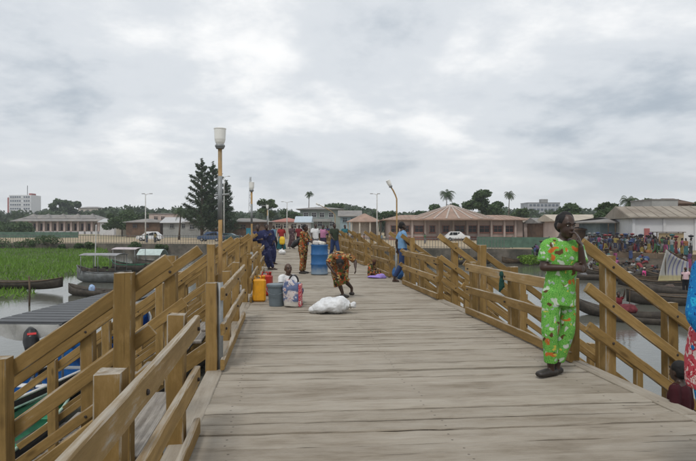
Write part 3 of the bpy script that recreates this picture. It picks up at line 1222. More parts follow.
# the figure in green leaning by the right-hand railing
GM = Vector((2.13, 5.66, 0.0))
JG = dict(pelvis=(.085, .0, .86), waist=(.10, .0, 1.0), chest=(.115, .0, 1.22), neck=(.118, .0, 1.40), head=(.14, -.04, 1.545),
          shL=(.275, .0, 1.33), shR=(-.035, .0, 1.345), elR=(-.10, -.05, 1.115), wrR=(.13, -.20, 1.125),
          elL=(.27, -.13, 1.105), wrL=(.235, -.165, 1.335), hipL=(.165, .01, .86), hipR=(.01, -.01, .86),
          knL=(.17, .0, .47), knR=(-.035, -.06, .46), anL=(.075, .05, .09), anR=(-.01, -.02, .085),
          toL=(-.06, -.02, .03), toR=(-.145, -.08, .03))
build_person('person in bright green printed shirt and trousers leaning at the right railing, hand on cheek', GM, 0, 1.72, JG, top=F_GREEN, bottom=F_GREEN,
             sleeve=.72, hem=.13, leg=.86, voxel=.009, yaw=.22, pitch=.14, headk=1.1, shoes=plain('dark_sandal_leather', (.03, .025, .022), .5, .3, 10), fit=1.08, girth=.93,
             handL=((-.012, .045, .13), (.75, -.65, 0), .22), handR=((.12, -.02, -.01), (.0, -.9, .2), .9))

# half-seen figure at the right edge of the photograph
JW = dict(elR=(-.275, .0, 1.13), wrR=(-.23, -.12, .92), elL=(.27, .0, 1.13))
wom = build_person('person in turquoise and red floral dress cut off by the right edge', (2.135, 3.02, 0), R(20), 1.62, JW, top=F_BLUEP, skirt=(F_BLUEP, .45), sleeve=1.45,
                   voxel=.012, wrap=F_BLUEP, hair=None, girth=1.30, skin=M_SKIN2)
wr_ = bmesh.new()
add_loft(wr_, [((0, 0, .66), .222, .20), ((0, 0, .80), .224, .20), ((0, 0, .98), .20, .175)], 24, rnd_ends=False)
link('waist_cloth', remesh(wr_, .012, 'waist_cloth', F_REDP, 2, jitter=.012, jscale=7), wom)

# child coming up the stairs
st_z = -SL * .55 - .16
c0 = G(677, 366, .0)
build_person('child in dark maroon jacket climbing the stairs below the right railing', (2.98, 4.86, -.86), R(-140), 1.2, None, top=cloth('maroon', (.05, .012, .016)), bottom=cloth('darkblue', (.02, .025, .05)),
             sleeve=1.9, voxel=.012, headk=1.15, yaw=-.3)

# people farther along the pier -------------------------------------------------
SIT = dict(pelvis=(0, .1, .13), waist=(0, .1, .27), chest=(0, .06, .47), neck=(0, .05, .63), head=(0, .02, .775), shL=(.165, .05, .585), shR=(-.165, .05, .585),
           elL=(.21, -.06, .37), elR=(-.21, -.06, .37), wrL=(.12, -.24, .30), wrR=(-.12, -.24, .30), hipL=(.09, .08, .12), hipR=(-.09, .08, .12),
           knL=(.2, -.28, .30), knR=(-.2, -.28, .30), anL=(.12, -.42, .07), anR=(-.12, -.42, .07), toL=(.13, -.56, .03), toR=(-.13, -.56, .03))
WALK = dict(knL=(.1, -.16, .50), anL=(.1, -.20, .10), toL=(.11, -.36, .04), knR=(-.1, .06, .49), anR=(-.1, .26, .14), toR=(-.11, .14, .03),
            elR=(-.23, -.06, 1.12), wrR=(-.2, -.24, .98), elL=(.23, .12, 1.12), wrL=(.24, .08, .9))
jeans = cloth('jeans', (.03, .05, .12))
white_c = cloth('white', (.62, .62, .62))
# pair in navy leaning together at the left railing
LEAN1 = dict(pelvis=(-.02, .05, .90), waist=(-.09, .05, 1.03), chest=(-.17, .04, 1.23), neck=(-.22, .03, 1.39), head=(-.25, .0, 1.53), shL=(-.04, .04, 1.35), shR=(-.38, .05, 1.33),
             elL=(.06, -.12, 1.15), wrL=(.16, -.2, 1.28), elR=(-.40, -.05, 1.08), wrR=(-.16, -.2, 1.10), hipL=(.07, .05, .88), hipR=(-.1, .05, .88),
             knL=(.16, -.02, .48), knR=(.02, .02, .48), anL=(.30, .02, .085), anR=(.16, .04, .085), toL=(.44, -.08, .03), toR=(.30, -.05, .03))
LEAN2 = dict(pelvis=(.05, .05, .90), waist=(.03, .05, 1.03), chest=(-.04, .04, 1.23), neck=(-.10, .03, 1.39), head=(-.14, -.02, 1.54), shL=(.12, .04, 1.36), shR=(-.24, .05, 1.35),
             elL=(.20, .02, 1.1), wrL=(.12, -.1, .92), elR=(-.28, -.05, 1.10), wrR=(-.10, -.2, 1.2), knL=(.20, -.02, .48), knR=(.06, .02, .48), anL=(.20, .05, .085), anR=(.06, .06, .085),
             toL=(.28, -.09, .03), toR=(.1, -.1, .03), hipL=(.14, .05, .88), hipR=(-.03, .05, .88))
p = G(268, 270)
build_person('person in navy print outfit leaning back on the left railing, in front of a companion', (p.x - .12, p.y, 0), R(10), 1.7, LEAN1, top=F_NAVY, bottom=F_NAVY, sleeve=1.8, hem=.12, voxel=.016)
p = G(271, 264.5)
build_person('person in navy print outfit standing just behind the one leaning on the left railing', (p.x - .05, p.y, 0), R(25), 1.72, LEAN2, top=F_NAVY, bottom=F_NAVY, sleeve=1.7, hem=.1, voxel=.016)
# standing at the blue drum
p = G(303, 273.5)
DRUM = dict(elR=(-.12, -.16, 1.15), wrR=(-.02, -.38, 1.06), elL=(.2, -.16, 1.14), wrL=(.12, -.38, 1.06), chest=(0, -.03, 1.26), neck=(0, -.05, 1.42), head=(0, -.09, 1.555),
            shL=(.17, -.04, 1.375), shR=(-.17, -.04, 1.375))
build_person('person in orange print shirt and trousers standing at the blue drum', (p.x, p.y, 0), R(72), 1.66, DRUM, top=F_ORANGE, bottom=F_ORANGE, sleeve=1.4, hem=.18, leg=.95, voxel=.015, girth=1.18,
             shoes=plain('dark_sandal_leather', (.03, .025, .022)), fit=1.05)
# figure bending right over towards the camera
p = G(343, 297.5)
BEND = dict(pelvis=(.0, .22, .72), waist=(0, .16, .84), chest=(-.01, -.02, .95), neck=(-.02, -.20, .93), head=(-.02, -.31, .78), shL=(.19, -.12, .96), shR=(-.19, -.12, .98),
            elL=(.33, -.16, .86), wrL=(.33, -.26, .70), elR=(-.30, -.2, .80), wrR=(-.16, -.32, .60), hipL=(.09, .22, .70), hipR=(-.09, .22, .70),
            knL=(.10, .08, .40), knR=(-.05, .02, .40), anL=(.28, .2, .20), anR=(.06, .06, .085), toL=(.30, .17, .06), toR=(.16, -.05, .03))
build_person('person in orange print dress bending double behind the white sack', (p.x - .06, p.y, 0), R(4), 1.62, BEND, top=F_ORANGE, skirt=(F_ORANGE, .25), sleeve=.9, hem=.0, voxel=.013, pitch=.95,
             hair='long', fit=1.2, girth=1.3, shoes=plain('dark_sandal_leather', (.03, .025, .022)))
# toddler behind the shopping bag
p = G(288, 303)
build_person('small child in white shirt sitting behind the patterned shopping bag', (p.x, p.y + .1, 0), R(25), 1.50, SIT, top=white_c, bottom=jeans, sleeve=.6, voxel=.012, headk=1.12, skin=M_SKIN2, hair=None, leg=.3)
# seated figure at the right railing
p = G(372, 277)
build_person('person in brown print crouched on the deck against the right railing', (p.x, p.y, 0), R(50), 1.1, {**SIT, 'head': (0, -.14, .70), 'neck': (0, -.03, .60)}, top=F_ORANGE, bottom=F_ORANGE, sleeve=1.2, voxel=.016, wrap=cloth('brownwrap', (.10, .05, .03)), hair=None, pitch=.5)
# at the top of the third stair
p = PL(14.95, PW + .15)
build_person('person in light blue shirt and jeans at the stair head behind the right railing', (p.x, p.y, 0), R(100), 1.7, WALK, top=cloth('lightblue', (.16, .30, .48)), bottom=jeans, sleeve=.7, voxel=.016)
# walkers in the distance
far_people = [
    (281.5, 252, .0, 1.68, cloth('dullred', (.26, .03, .03)), None, (cloth('dullteal', (.035, .13, .15)), .8), 'person in red top and teal wrap walking far off on the left of the pier', 'bun'),
    (292, 249, .3, 1.72, F_PLAID, None, (F_PLAID, .9), 'person in dark plaid dress walking away beyond the drum', 'short'),
    (299, 249.5, -.3, 1.70, cloth('darkred', (.16, .025, .03)), cloth('black', (.015, .015, .018)), None, 'person in dark red shirt beyond the orange print figure', 'short'),
    (315.5, 256, .2, 1.74, white_c, cloth('grey', (.12, .12, .13)), None, 'person in white shirt standing behind the blue drum', 'short'),
    (323, 255, -.2, 1.68, cloth('dullpink', (.40, .17, .28)), None, (cloth('darkskirt', (.04, .035, .06)), .9), 'person in pink top standing behind the blue drum', 'short'),
    (334.5, 260, .5, 1.74, cloth('olive', (.035, .045, .03)), jeans, None, 'person in dark green shirt and jeans right of the drum', 'short'),
    (274, 250, .9, 1.66, cloth('skyblue', (.13, .22, .30)), cloth('black', (.015, .015, .018)), None, 'person in sky blue shirt far behind the navy pair', 'short'),
    (307, 246, .0, 1.7, cloth('dullcream', (.36,.32,.26)), jeans, None, 'tiny person in cream shirt at the far end of the pier', 'short'),
    (345, 250.5, .3, 1.7, cloth('dullteal', (.035, .13, .15)), cloth('grey', (.12, .12, .13)), None, 'person in teal shirt far off by the right railing', 'short'),
    (327.5, 247.5, .3, 1.7, cloth('navy', (.025, .03, .08)), cloth('black', (.015, .015, .018)), None, 'tiny person in navy at the far end of the pier', 'short'),
]
for (px, py, rz, hh, tp, bt, sk, lb, hr) in far_people:
    p = G(px, py)
    build_person(lb, (p.x, p.y, 0), rz, hh, WALK if rnd.random() < .6 else None, top=tp, bottom=bt, skirt=sk, sleeve=.7, hair=hr, voxel=.024, hem=.05)

# ------------------------------------------------------------------ loads on the deck
# blue drum with parcels on top
p = G(319, 275)
dr = thing('drum', 'tall blue drum with faded grey foot standing in the middle of the pier', 'drum', (p.x, p.y + .29, 0))


def drum_mat():
    m, nt, b = new_mat('blue_drum_paint')
    v = coords(nt)
    sp = N(nt, 'ShaderNodeSeparateXYZ')
    nt.links.new(v, sp.inputs[0])
    t = N(nt, 'ShaderNodeTexCoord')
    sp2 = N(nt, 'ShaderNodeSeparateXYZ')
    nt.links.new(t.outputs['Object'], sp2.inputs[0])
    n1 = N(nt, 'ShaderNodeTexNoise', Scale=7, Detail=6, Roughness=.65)
    nt.links.new(v, n1.inputs['Vector'])
    c = mixc(nt, n1.outputs['Fac'], (.008, .065, .20), (.025, .145, .35))
    f = rampf(nt, mth(nt, 'ADD', sp2.outputs[2], mth(nt, 'MULTIPLY', n1.outputs['Fac'], .5)), .55, .35)
    c = mixc(nt, mth(nt, 'MULTIPLY', f, .75), c, (.22, .27, .30))
    nt.links.new(c, b.inputs['Base Color'])
    b.inputs['Roughness'].default_value = .45
    return m


bm = bmesh.new()
add_lathe(bm, [(.27, .0), (.285, .02), (.285, .04), (.275, .06), (.277, .30), (.292, .325), (.292, .345), (.277, .37), (.277, .62), (.292, .645), (.292, .665), (.277, .69), (.276, .93), (.288, .95), (.288, .97), (.27, .97), (.265, .94)], 32)
obj('body', bm, drum_mat(), dr, smooth=True)
for i, (dx, dy, sz, col) in enumerate(((-.12, .0, .2, (.55, .52, .48)), (.08, -.08, .17, (.62, .58, .5)), (.14, .1, .15, (.4, .33, .25)), (-.02, .12, .19, (.6, .6, .6)))):
    bm = bmesh.new()
    add_box(bm, (0, 0, sz * .35), (sz, sz * .8, sz * .7), Euler((.1 * i, .15, .5 * i)).to_matrix(), .03)
    tag(link('parcel', remesh(bm, .014, 'parcel', plain('parcel_paper_%d' % i, col, .8, .2, 9), 3, jitter=.02, jscale=12), None, (p.x + dx, p.y + .29 + dy, .955)),
        ['grey paper parcel at the left on top of the blue drum', 'pale parcel at the front on top of the blue drum', 'brown parcel at the right on top of the blue drum', 'white parcel at the back on top of the blue drum'][i], 'parcel')

# white sack
p = G(332, 314)
bm = bmesh.new()
add_ell(bm, (-.02, 0, .13), (.31, .20, .145))
add_ell(bm, (-.16, -.02, .10), (.2, .19, .11))
add_ell(bm, (.12, .02, .15), (.2, .19, .15))
add_ell(bm, (-.31, -.03, .05), (.12, .10, .06))
add_loft(bm, [((.26, 0, .14), .09, .09), ((.33, -.02, .13), .04, .04), ((.40, -.02, .15), .06, .04)], 10)
sk = thing('sack', 'white woven plastic sack lying knotted on the deck', 'sack', (p.x, p.y + .15, 0), R(-8))
link('body', remesh(bm, .014, 'body', plain('white_woven_plastic', (.66, .67, .68), .55, .14, 9, bmp=.03, dirt=(.42, .41, .40)), 2, jitter=.016, jscale=21), sk)
bm = bmesh.new()
add_lathe(bm, [(.043, -.012), (.05, 0), (.043, .012)], 14)
obj('tie', bm, plain('grey_string', (.25, .23, .2), .9, .2), sk, (.335, -.02, .13), (0, R(80), 0), smooth=True)


def jerrycan(px, py, col, nm, label, rz):
    p = G(px, py)
    m = plain('%s_jerrycan_plastic' % nm, col, .42, .12, 5, dirt=tuple(x * .55 for x in col))
    r = thing('jerrycan', label, 'jerrycan', (p.x, p.y + .1, 0), rz, 'jerrycans')
    bm = bmesh.new()
    add_box(bm, (0, 0, .235), (.27, .20, .47), None, .035)
    obj('body', bm, m, r, smooth=False)
    bm = bmesh.new()
    add_tube(bm, [(-.10, 0, .46), (-.085, 0, .525), (.02, 0, .53), (.045, 0, .46)], .018, 8)
    obj('handle', bm, m, r, smooth=True)
    bm = bmesh.new()
    add_lathe(bm, [(.03, .46), (.03, .505), (.036, .505), (.036, .535), (.03, .54)], 14, (.09, 0, 0))
    obj('cap', bm, m, r, smooth=True)
    for sx in (-1, 1):
        bm = bmesh.new()
        add_box(bm, (sx * .06, -.101, .23), (.012, .006, .36), None, .002)
        obj('rib', bm, m, r)
    return r


jerrycan(258.5, 302, (.72, .33, .015), 'yellow', 'yellow orange jerrycan beside the grey bucket at the left railing', R(6))
jerrycan(265.5, 296, (.40, .03, .02), 'red', 'red jerrycan standing behind the yellow orange one', R(-12))
# grey bucket
p = G(275.5, 307)
bk = thing('bucket', 'grey plastic bucket with lid left of the shopping bag', 'bucket', (p.x, p.y + .15, 0))
M_BK = plain('slate_grey_plastic', (.125, .155, .175), .45, .12, 5)
bm = bmesh.new()
add_lathe(bm, [(.135, 0), (.142, .01), (.178, .37), (.19, .375), (.19, .40), (.178, .40)], 28)
obj('body', bm, M_BK, bk, smooth=False)
bm = bmesh.new()
add_lathe(bm, [(.194, .385), (.198, .395), (.198, .425), (.188, .435), (.17, .43), (.12, .437)], 28)
obj('lid', bm, M_BK, bk)
bm = bmesh.new()
add_tube(bm, [(.19 * math.cos(a), -.06 - .14 * math.sin(a), .36 - .12 * math.sin(a)) for a in [math.pi * i / 10 for i in range(11)]], .006, 6)
obj('handle', bm, M_BK, bk)


def bag_mat():
    m, nt, b = new_mat('checked_bag_print')
    v = coords(nt, rand=False)
    vo = N(nt, 'ShaderNodeTexVoronoi', Scale=6.5)
    nt.links.new(v, vo.inputs['Vector'])
    n1 = N(nt, 'ShaderNodeTexNoise', Scale=5, Detail=4)
    nt.links.new(v, n1.inputs['Vector'])
    c = mixc(nt, rampf(nt, n1.outputs['Fac'], .40, .46), (.50, .44, .42), (.085, .115, .22))
    n2 = N(nt, 'ShaderNodeTexNoise', Scale=11, Detail=3)
    nt.links.new(v, n2.inputs['Vector'])
    c = mixc(nt, rampf(nt, n2.outputs['Fac'], .56, .60), c, (.50, .46, .45))
    c = mixc(nt, rampf(nt, n2.outputs['Fac'], .66, .70), c, (.42, .07, .09))
    c = mixc(nt, rampf(nt, vo.outputs['Distance'], .16, .12), c, (.36, .30, .34))
    sp = N(nt, 'ShaderNodeSeparateXYZ')
    nt.links.new(v, sp.inputs[0])
    c = mixc(nt, rampf(nt, sp.outputs[2], .13, .10), c, (.50, .47, .42))
    nt.links.new(c, b.inputs['Base Color'])
    b.inputs['Roughness'].default_value = .5
    return m


p = G(292, 308)
bg_ = thing('shopping_bag', 'blue, red and white patterned shopping bag with black handles', 'bag', (p.x, p.y + .12, 0), R(-8))
bm = bmesh.new()
add_loft(bm, [((0, 0, .02), .17, .11), ((0, 0, .2), .19, .12), ((0, 0, .36), .18, .10), ((.01, 0, .47), .165, .06), ((.02, 0, .52), .15, .03)], 18, rnd_ends=False)
link('body', remesh(bm, .012, 'body', bag_mat(), 2, jitter=.018, jscale=11), bg_)
bm = bmesh.new()
add_box(bm, (.165, -.05, .24), (.05, .16, .44), None, .015)
obj('side_band', bm, F_REDP, bg_)
for sy in (-1, 1):
    bm = bmesh.new()
    add_tube(bm, [(.02 + .09 * math.cos(a), sy * .03, .49 + .13 * math.sin(a)) for a in [math.pi * i / 10 for i in range(11)]], .010, 6)
    obj('handle', bm, M_BLACK, bg_, smooth=True)
# white plastic bag beyond the navy pair
p = G(281, 250.5)
bm = bmesh.new()
add_ell(bm, (0, 0, .13), (.2, .16, .14))
add_ell(bm, (.02, 0, .27), (.06, .05, .08))
tag(link('plastic_bag', remesh(bm, .02, 'plastic_bag', white_c, 2, jitter=.04, jscale=11), None, G(282, 254.5)), 'small white plastic bag on the deck behind the navy pair', 'bag')
# yellow bag carried far off
bm = bmesh.new()
add_loft(bm, [((0, 0, 0), .17, .11), ((0, 0, .25), .18, .1), ((0, 0, .38), .13, .05)], 14)
tag(link('hand_bag', remesh(bm, .025, 'hand_bag', plain('yellow_bag_plastic', (.7, .45, .02), .5, .1), 2), None, G(281, 252) + Vector((0.1, -.25, .55))), 'bright yellow bag carried by the distant person in red', 'bag')
# black shoulder bag of the figure at the drum
p = G(296.5, 258, 0)
bm = bmesh.new()
add_loft(bm, [((-.12, 0, -.1), .07, .06), ((.0, 0, .02), .10, .08), ((.13, 0, .15), .06, .05)], 12)
q_ = P(296, 243.5, 17.9)
tag(link('shoulder_bag', remesh(bm, .016, 'shoulder_bag', M_BLACK, 2), None, q_), 'black bag slung behind the orange print figure at the drum', 'bag')
# purple cloth and blue bag by the right railing
p = G(377, 278)
bm = bmesh.new()
add_ell(bm, (0, 0, .03), (.30, .16, .045))
add_ell(bm, (.1, 0, .07), (.15, .12, .05))
tag(link('cloth_bundle', remesh(bm, .014, 'cloth_bundle', cloth('lilac', (.30, .22, .55)), 2, jitter=.03, jscale=11), None, (p.x, p.y, 0)), 'lilac cloth spread on the deck in front of the crouched person', 'cloth')
p = G(398, 279)
bm = bmesh.new()
add_ell(bm, (0, 0, .17), (.17, .14, .18))
add_ell(bm, (0.02, 0, .33), (.08, .07, .07))
tag(link('cloth_bag', remesh(bm, .014, 'cloth_bag', cloth('bluebag', (.05, .13, .30)), 2, jitter=.025, jscale=11), None, (p.x, p.y + .1, 0)), 'round blue cloth bag on the deck at the right railing', 'bag')
# rag tied to the rail
bm = bmesh.new()
for i in range(3):
    add_loft(bm, [((.0, .01 * i, .03), .022, .016), ((.015 * i - .02, .0, -.09), .026, .014), ((.03 * i - .03, .01, -.2 + .03 * i), .018, .012)], 8)
add_ell(bm, (0, 0, .05), (.035, .04, .05))
q_ = PL(7.55, PW - .03, .80)
tag(link('tied_rag', remesh(bm, .007, 'tied_rag', cloth('darkgreenrag', (.02, .06, .05), .6), 1, jitter=.008, jscale=30), None, q_), 'dark green rag knotted round the top rail near the person in green', 'rag')

# ------------------------------------------------------------------ boats
M_HULLD = plain('dark_tarred_wood', (.045, .036, .028), .7, .4, 4, bmp=.02, dirt=(.09, .075, .055))
M_HULLB = plain('brown_canoe_wood', (.11, .075, .045), .75, .4, 4, bmp=.02, dirt=(.045, .035, .025))
M_HULLG = plain('grey_boat_paint', (.17, .18, .18), .6, .35, 3, dirt=(.08, .078, .07))
M_BLUE = plain('bright_blue_boat_paint', (.015, .19, .60), .5, .2, 4, dirt=(.02, .11, .33))
M_GREENB = plain('green_boat_paint', (.03, .22, .11), .5, .25, 4, dirt=(.03, .1, .06))
M_PALEG = plain('pale_green_paint', (.42, .60, .50), .5, .15, 4, dirt=(.2, .25, .2))
M_TARP = plain('pale_tarpaulin', (.50, .50, .48), .7, .2, 2, dirt=(.3, .29, .26))
M_TARPG = plain('grey_tarpaulin', (.27, .27, .28), .7, .2, 2, dirt=(.17, .17, .16))


def hull_mesh(name, L, B, D, m, rise=.25, pw=2.4, stern=False, inner=None, thick=.035):
    bm = bmesh.new()
    nu = 22
    prof = [(-1, 1.0), (-.93, .62), (-.78, .28), (-.42, .04), (0, 0), (.42, .04), (.78, .28), (.93, .62), (1, 1.0)]
    outer, inn = [], []
    for i in range(nu + 1):
        u = -1 + 2 * i / nu
        au = abs(u)
        w = max(.02, (1 - au ** pw) ** .75) * B / 2
        if stern and u < 0:
            w = B / 2 * (1 - .28 * au ** 2)
            rz = rise * .1 * au ** 2
        else:
            rz = rise * au ** 2.6
        keel = rise * .7 * au ** 4 if not (stern and u < 0) else 0
        top = D + rz
        outer.append([bm.verts.new((px_ * w, u * L / 2, keel + pz * (top - keel))) for px_, pz in prof])
        wi = max(.008, w - thick)
        inn.append([bm.verts.new((px_ * wi, u * (L / 2 - thick), keel + thick + pz * (top - keel - thick))) for px_, pz in prof])
    n = len(prof)
    for a, b_ in zip(outer[:-1], outer[1:]):
        for k in range(n - 1):
            bm.faces.new((a[k], a[k + 1], b_[k + 1], b_[k]))
    infaces = []
    for a, b_ in zip(inn[:-1], inn[1:]):
        for k in range(n - 1):
            infaces.append(bm.faces.new((a[k], b_[k], b_[k + 1], a[k + 1])))
    for i in range(nu):
        bm.faces.new((outer[i][0], outer[i + 1][0], inn[i + 1][0], inn[i][0]))
        bm.faces.new((outer[i][-1], inn[i][-1], inn[i + 1][-1], outer[i + 1][-1]))
    for o_, q in ((outer[0], inn[0]), (outer[-1], inn[-1])):
        for k in range(n - 1):
            bm.faces.new((o_[k], q[k], q[k + 1], o_[k + 1]))
    if inner:
        for f in infaces:
            f.material_index = 1
    me = mesh_of(bm, name, m, True)
    if inner:
        me.materials.append(inner)
    return me


def gunwale(bm, L, B, D, rise, pw, side, stern=False, r=.03, off=0.0, z=0.0):
    pts = []
    for i in range(25):
        u = -1 + 2 * i / 24
        au = abs(u)
        w = max(.02, (1 - au ** pw) ** .75) * B / 2
        rz = rise * au ** 2.6
        if stern and u < 0:
            w = B / 2 * (1 - .28 * au ** 2)
            rz = rise * .1 * au ** 2
        pts.append((side * (w + off), u * L / 2, D + rz + z))
    add_tube(bm, pts, r, 6)


def boat(label, loc, rz, L, B, D, m, rise=.3, stern=False, inner=None, gun=None, benches=3, bench_m=None, group='boats on the water', pw=2.4, name='canoe', cat='canoe', draft=.10, stripe=None):
    r = thing(name, label, cat, (loc[0], loc[1], WZ - draft), rz, group)
    link('hull', hull_mesh('hull', L, B, D, m, rise, pw, stern, inner), r)
    if gun:
        for sd_ in (-1, 1):
            bm = bmesh.new()
            gunwale(bm, L, B, D, rise, pw, sd_, stern)
            obj('gunwale', bm, gun, r, smooth=True)
    if stripe:
        for sd_ in (-1, 1):
            bm = bmesh.new()
            gunwale(bm, L, B, D, rise, pw, sd_, stern, .022, .012, -.16)
            obj('rubbing_strake', bm, stripe, r, smooth=True)
    for k in range(benches):
        y = -L * .32 + L * .64 * k / max(1, benches - 1)
        w = (1 - abs(2 * y / L) ** pw) ** .75 * B
        box('thwart', (0, y, D * .78), (w * .93, .2, .035), bench_m or m, r, .008)
    return r


def motor(parent_loc, rz, label, cover=None):
    r = thing('outboard_motor', label, 'motor', parent_loc, rz, 'outboard motors')
    bm = bmesh.new()
    add_loft(bm, [((0, -.05, .42), .13, .15), ((0, -.05, .60), .16, .22), ((0, -.04, .78), .14, .20), ((0, -.0, .86), .09, .13)], 16)
    link('cowling', remesh(bm, .018, 'cowling', cover or M_BLACK, 2), r)
    bm = bmesh.new()
    add_loft(bm, [((0, 0, -.45), .03, .09), ((0, 0, .1), .05, .08), ((0, -.02, .42), .08, .11)], 12)
    obj('leg', bm, plain('dark_grey_motor', (.05, .055, .06), .4, .2), r, smooth=True)
    bm = bmesh.new()
    add_tube(bm, [(0, .12, .55), (0, .4, .62), (0, .6, .66)], .022, 8)
    obj('tiller', bm, M_BLACK, r, smooth=True)
    bm = bmesh.new()
    for q in range(3):
        add_box(bm, (.09 * math.cos(q * 2.1), -.1, -.4 + .09 * math.sin(q * 2.1)), (.1, .01, .06), Euler((.3, q * 2.1, 0)).to_matrix())
    obj('propeller', bm, plain('dark_grey_motor', (.05, .055, .06)), r)
    bm = bmesh.new()
    add_box(bm, (0, -.262, .66), (.17, .012, .05))
    obj('red_stripe', bm, plain('red_stripe', (.5, .03, .03), .4, .1), r)
    return r


def canopy(r, x0, x1, y0, y1, z, hb, m, arch=.0, valance=None, ribs=0, rib_m=None, sag=0.0, posts=2):
    """roof on posts fixed to a boat"""
    for k in range(posts):
        y = y0 + .12 + (y1 - y0 - .24) * k / max(1, posts - 1)
        for x in (x0 + .05, x1 - .05):
            bm = bmesh.new()
            add_tube(bm, [(x, y, hb), (x, y, z)], .025, 8)
            obj('canopy_post', bm, M_STEEL, r, smooth=True)
    bm = bmesh.new()
    nx, ny = 8, 8
    rows = []
    for j in range(ny + 1):
        for layer in (0,):
            rows.append([(x0 + (x1 - x0) * i / nx, y0 + (y1 - y0) * j / ny, z + arch * math.sin(math.pi * i / nx) - sag * math.sin(math.pi * j / ny) * .5) for i in range(nx + 1)])
    top = [[bm.verts.new((a, b_, c + .03)) for a, b_, c in row] for row in rows]
    bot = [[bm.verts.new((a, b_, c)) for a, b_, c in row] for row in rows]
    for j in range(ny):
        for i in range(nx):
            bm.faces.new((top[j][i], top[j][i + 1], top[j + 1][i + 1], top[j + 1][i]))
            bm.faces.new((bot[j][i], bot[j + 1][i], bot[j + 1][i + 1], bot[j][i + 1]))
    for j in range(ny):
        bm.faces.new((top[j][0], top[j + 1][0], bot[j + 1][0], bot[j][0]))
        bm.faces.new((top[j][nx], bot[j][nx], bot[j + 1][nx], top[j + 1][nx]))
    for i in range(nx):
        bm.faces.new((top[0][i], bot[0][i], bot[0][i + 1], top[0][i + 1]))
        bm.faces.new((top[ny][i], top[ny][i + 1], bot[ny][i + 1], bot[ny][i]))
    cv = obj('canopy', bm, m, r)
    if ribs:
        for k in range(ribs):
            y = y0 + (y1 - y0) * (k + .5) / ribs
            board('roof_slat', (x0 - .02, y, z + .045 + arch * .5), (x1 + .02, y, z + .045 + arch * .5), (y1 - y0) / ribs * .8, .03, rib_m, cv)
    return cv


# boats moored under the left-hand stairs
b1 = boat('blue and white passenger boat with slatted roof moored left of the pier', (-6.95, 13.4), R(-3), 9.5, 1.75, .85, M_BLACK, .45, True, M_BLUE, M_WHITE, 5, M_WHITE,
          name='passenger_boat', cat='boat', draft=.15, stripe=M_PALEG)
M_SLAT = plain('dark_grey_slat', (.055, .058, .062), .5, .2, 4)
canopy(b1, -.85, .80, -1.6, 4.6, 2.02, .8, plain('dark_roof_sheet', (.10, .105, .11), .6, .2), 0.0, None, 17, M_SLAT, 0, 3)
# pale cloth hanging along the near edges of that roof
bm = bmesh.new()
row0, row1 = [], []
for i in range(31):
    t = i / 30
    x = -.85 + 1.65 * min(1, t / .25)
    y = -1.64 if t < .25 else -1.64 + 6.2 * (t - .25) / .75
    dz = (.10 + .26 * math.sin(math.pi * min(1, t / .25)) if t < .25 else .08 + .34 * math.exp(-((t - .34) / .10) ** 2) + .08 * math.sin(t * 20) ** 2)
    off = -.03 if t < .25 else 0
    row0.append(bm.verts.new((x + (.03 if t >= .25 else 0), y, 2.03)))
    row1.append(bm.verts.new((x + (.05 if t >= .25 else 0) + .02 * math.sin(t * 50), y + off + .02 * math.cos(t * 60), 2.03 - dz)))
for i in range(30):
    bm.faces.new((row0[i], row0[i + 1], row1[i + 1], row1[i]))
bmesh.ops.solidify(bm, geom=bm.faces, thickness=.012)
obj('valance', bm, M_TARP, b1, smooth=True)
for y in (-1.2, 1.5, 3.6):
    box('side_plank', (.72, y, 1.15), (.03, 2.2, .12), M_BLACK, b1, .005)
mt_ = motor((-6.6, 11.3, WZ + 1.05), R(20), 'dark outboard motor with red stripe tilted at the stern left of the stairs')
mt_.rotation_euler = (R(-38), 0, R(35))
b2 = boat('narrow boat with green inside and pale green gunwales nearest the left stairs', (-5.9, 8.3), R(2), 6.6, 1.2, .55, M_BLACK, .08, True, M_GREENB, M_PALEG, 4, M_GREENB, name='passenger_boat', cat='boat')
boat('black canoe moored between the green boat and the pier piles', (-4.6, 13.6), R(-6), 6.0, 1.0, .5, M_HULLD, .3)
boat('pale weathered canoe floating beyond the second left stairs', (-6.4, 18.6), R(12), 6.2, 1.1, .5, M_HULLG, .35, gun=M_WHITE)
boat('brown canoe tied at the foot of the third left stairs', (-7.5, 23.5), R(-14), 6, 1.1, .5, M_HULLB, .35)
p = G(93, 297, WZ)
boat('dark skiff carrying a covered motor on the open water at left', (p.x, p.y + .4), R(68), 4.4, 1.2, .48, M_HULLD, .3, True)
mc_ = motor((p.x - .3, p.y + .4, WZ - .12), R(110), 'outboard motor under a blue and white cover on the dark skiff', plain('blue_white_cover', (.3, .42, .62), .6, .6, 5))
mc_.scale = (.85, .85, .85)
p = G(97, 283, WZ)
b3 = boat('grey boat with flat pale canopy moored at the marsh edge', (p.x, p.y + .8), R(82), 4.0, 1.5, .85, M_HULLG, .45, True, M_HULLD, M_HULLG, 3, name='passenger_boat', cat='boat')
canopy(b3, -.8, .8, -1.6, 1.3, 2.05, .8, M_TARPG, .12, posts=3)
for y in (-1.2, -.5, .2, .9):
    box('rail_panel', (.72, y, 1.05), (.04, .5, .22), M_HULLD, b3, .01)
    box('rail_panel', (-.72, y, 1.05), (.04, .5, .22), M_HULLD, b3, .01)
p = G(127, 272, WZ)
b4 = boat('small boat with pale roof and green posts behind the grey one', (p.x, p.y + .6), R(75), 3.8, 1.5, .75, M_HULLD, .4, True, None, M_GREENB, 3, name='passenger_boat', cat='boat')
canopy(b4, -.8, .8, -1.2, 1.3, 2.1, .75, plain('pinkish_tarpaulin', (.46, .40, .41), .7, .2), .14)
p = G(148, 268, WZ)
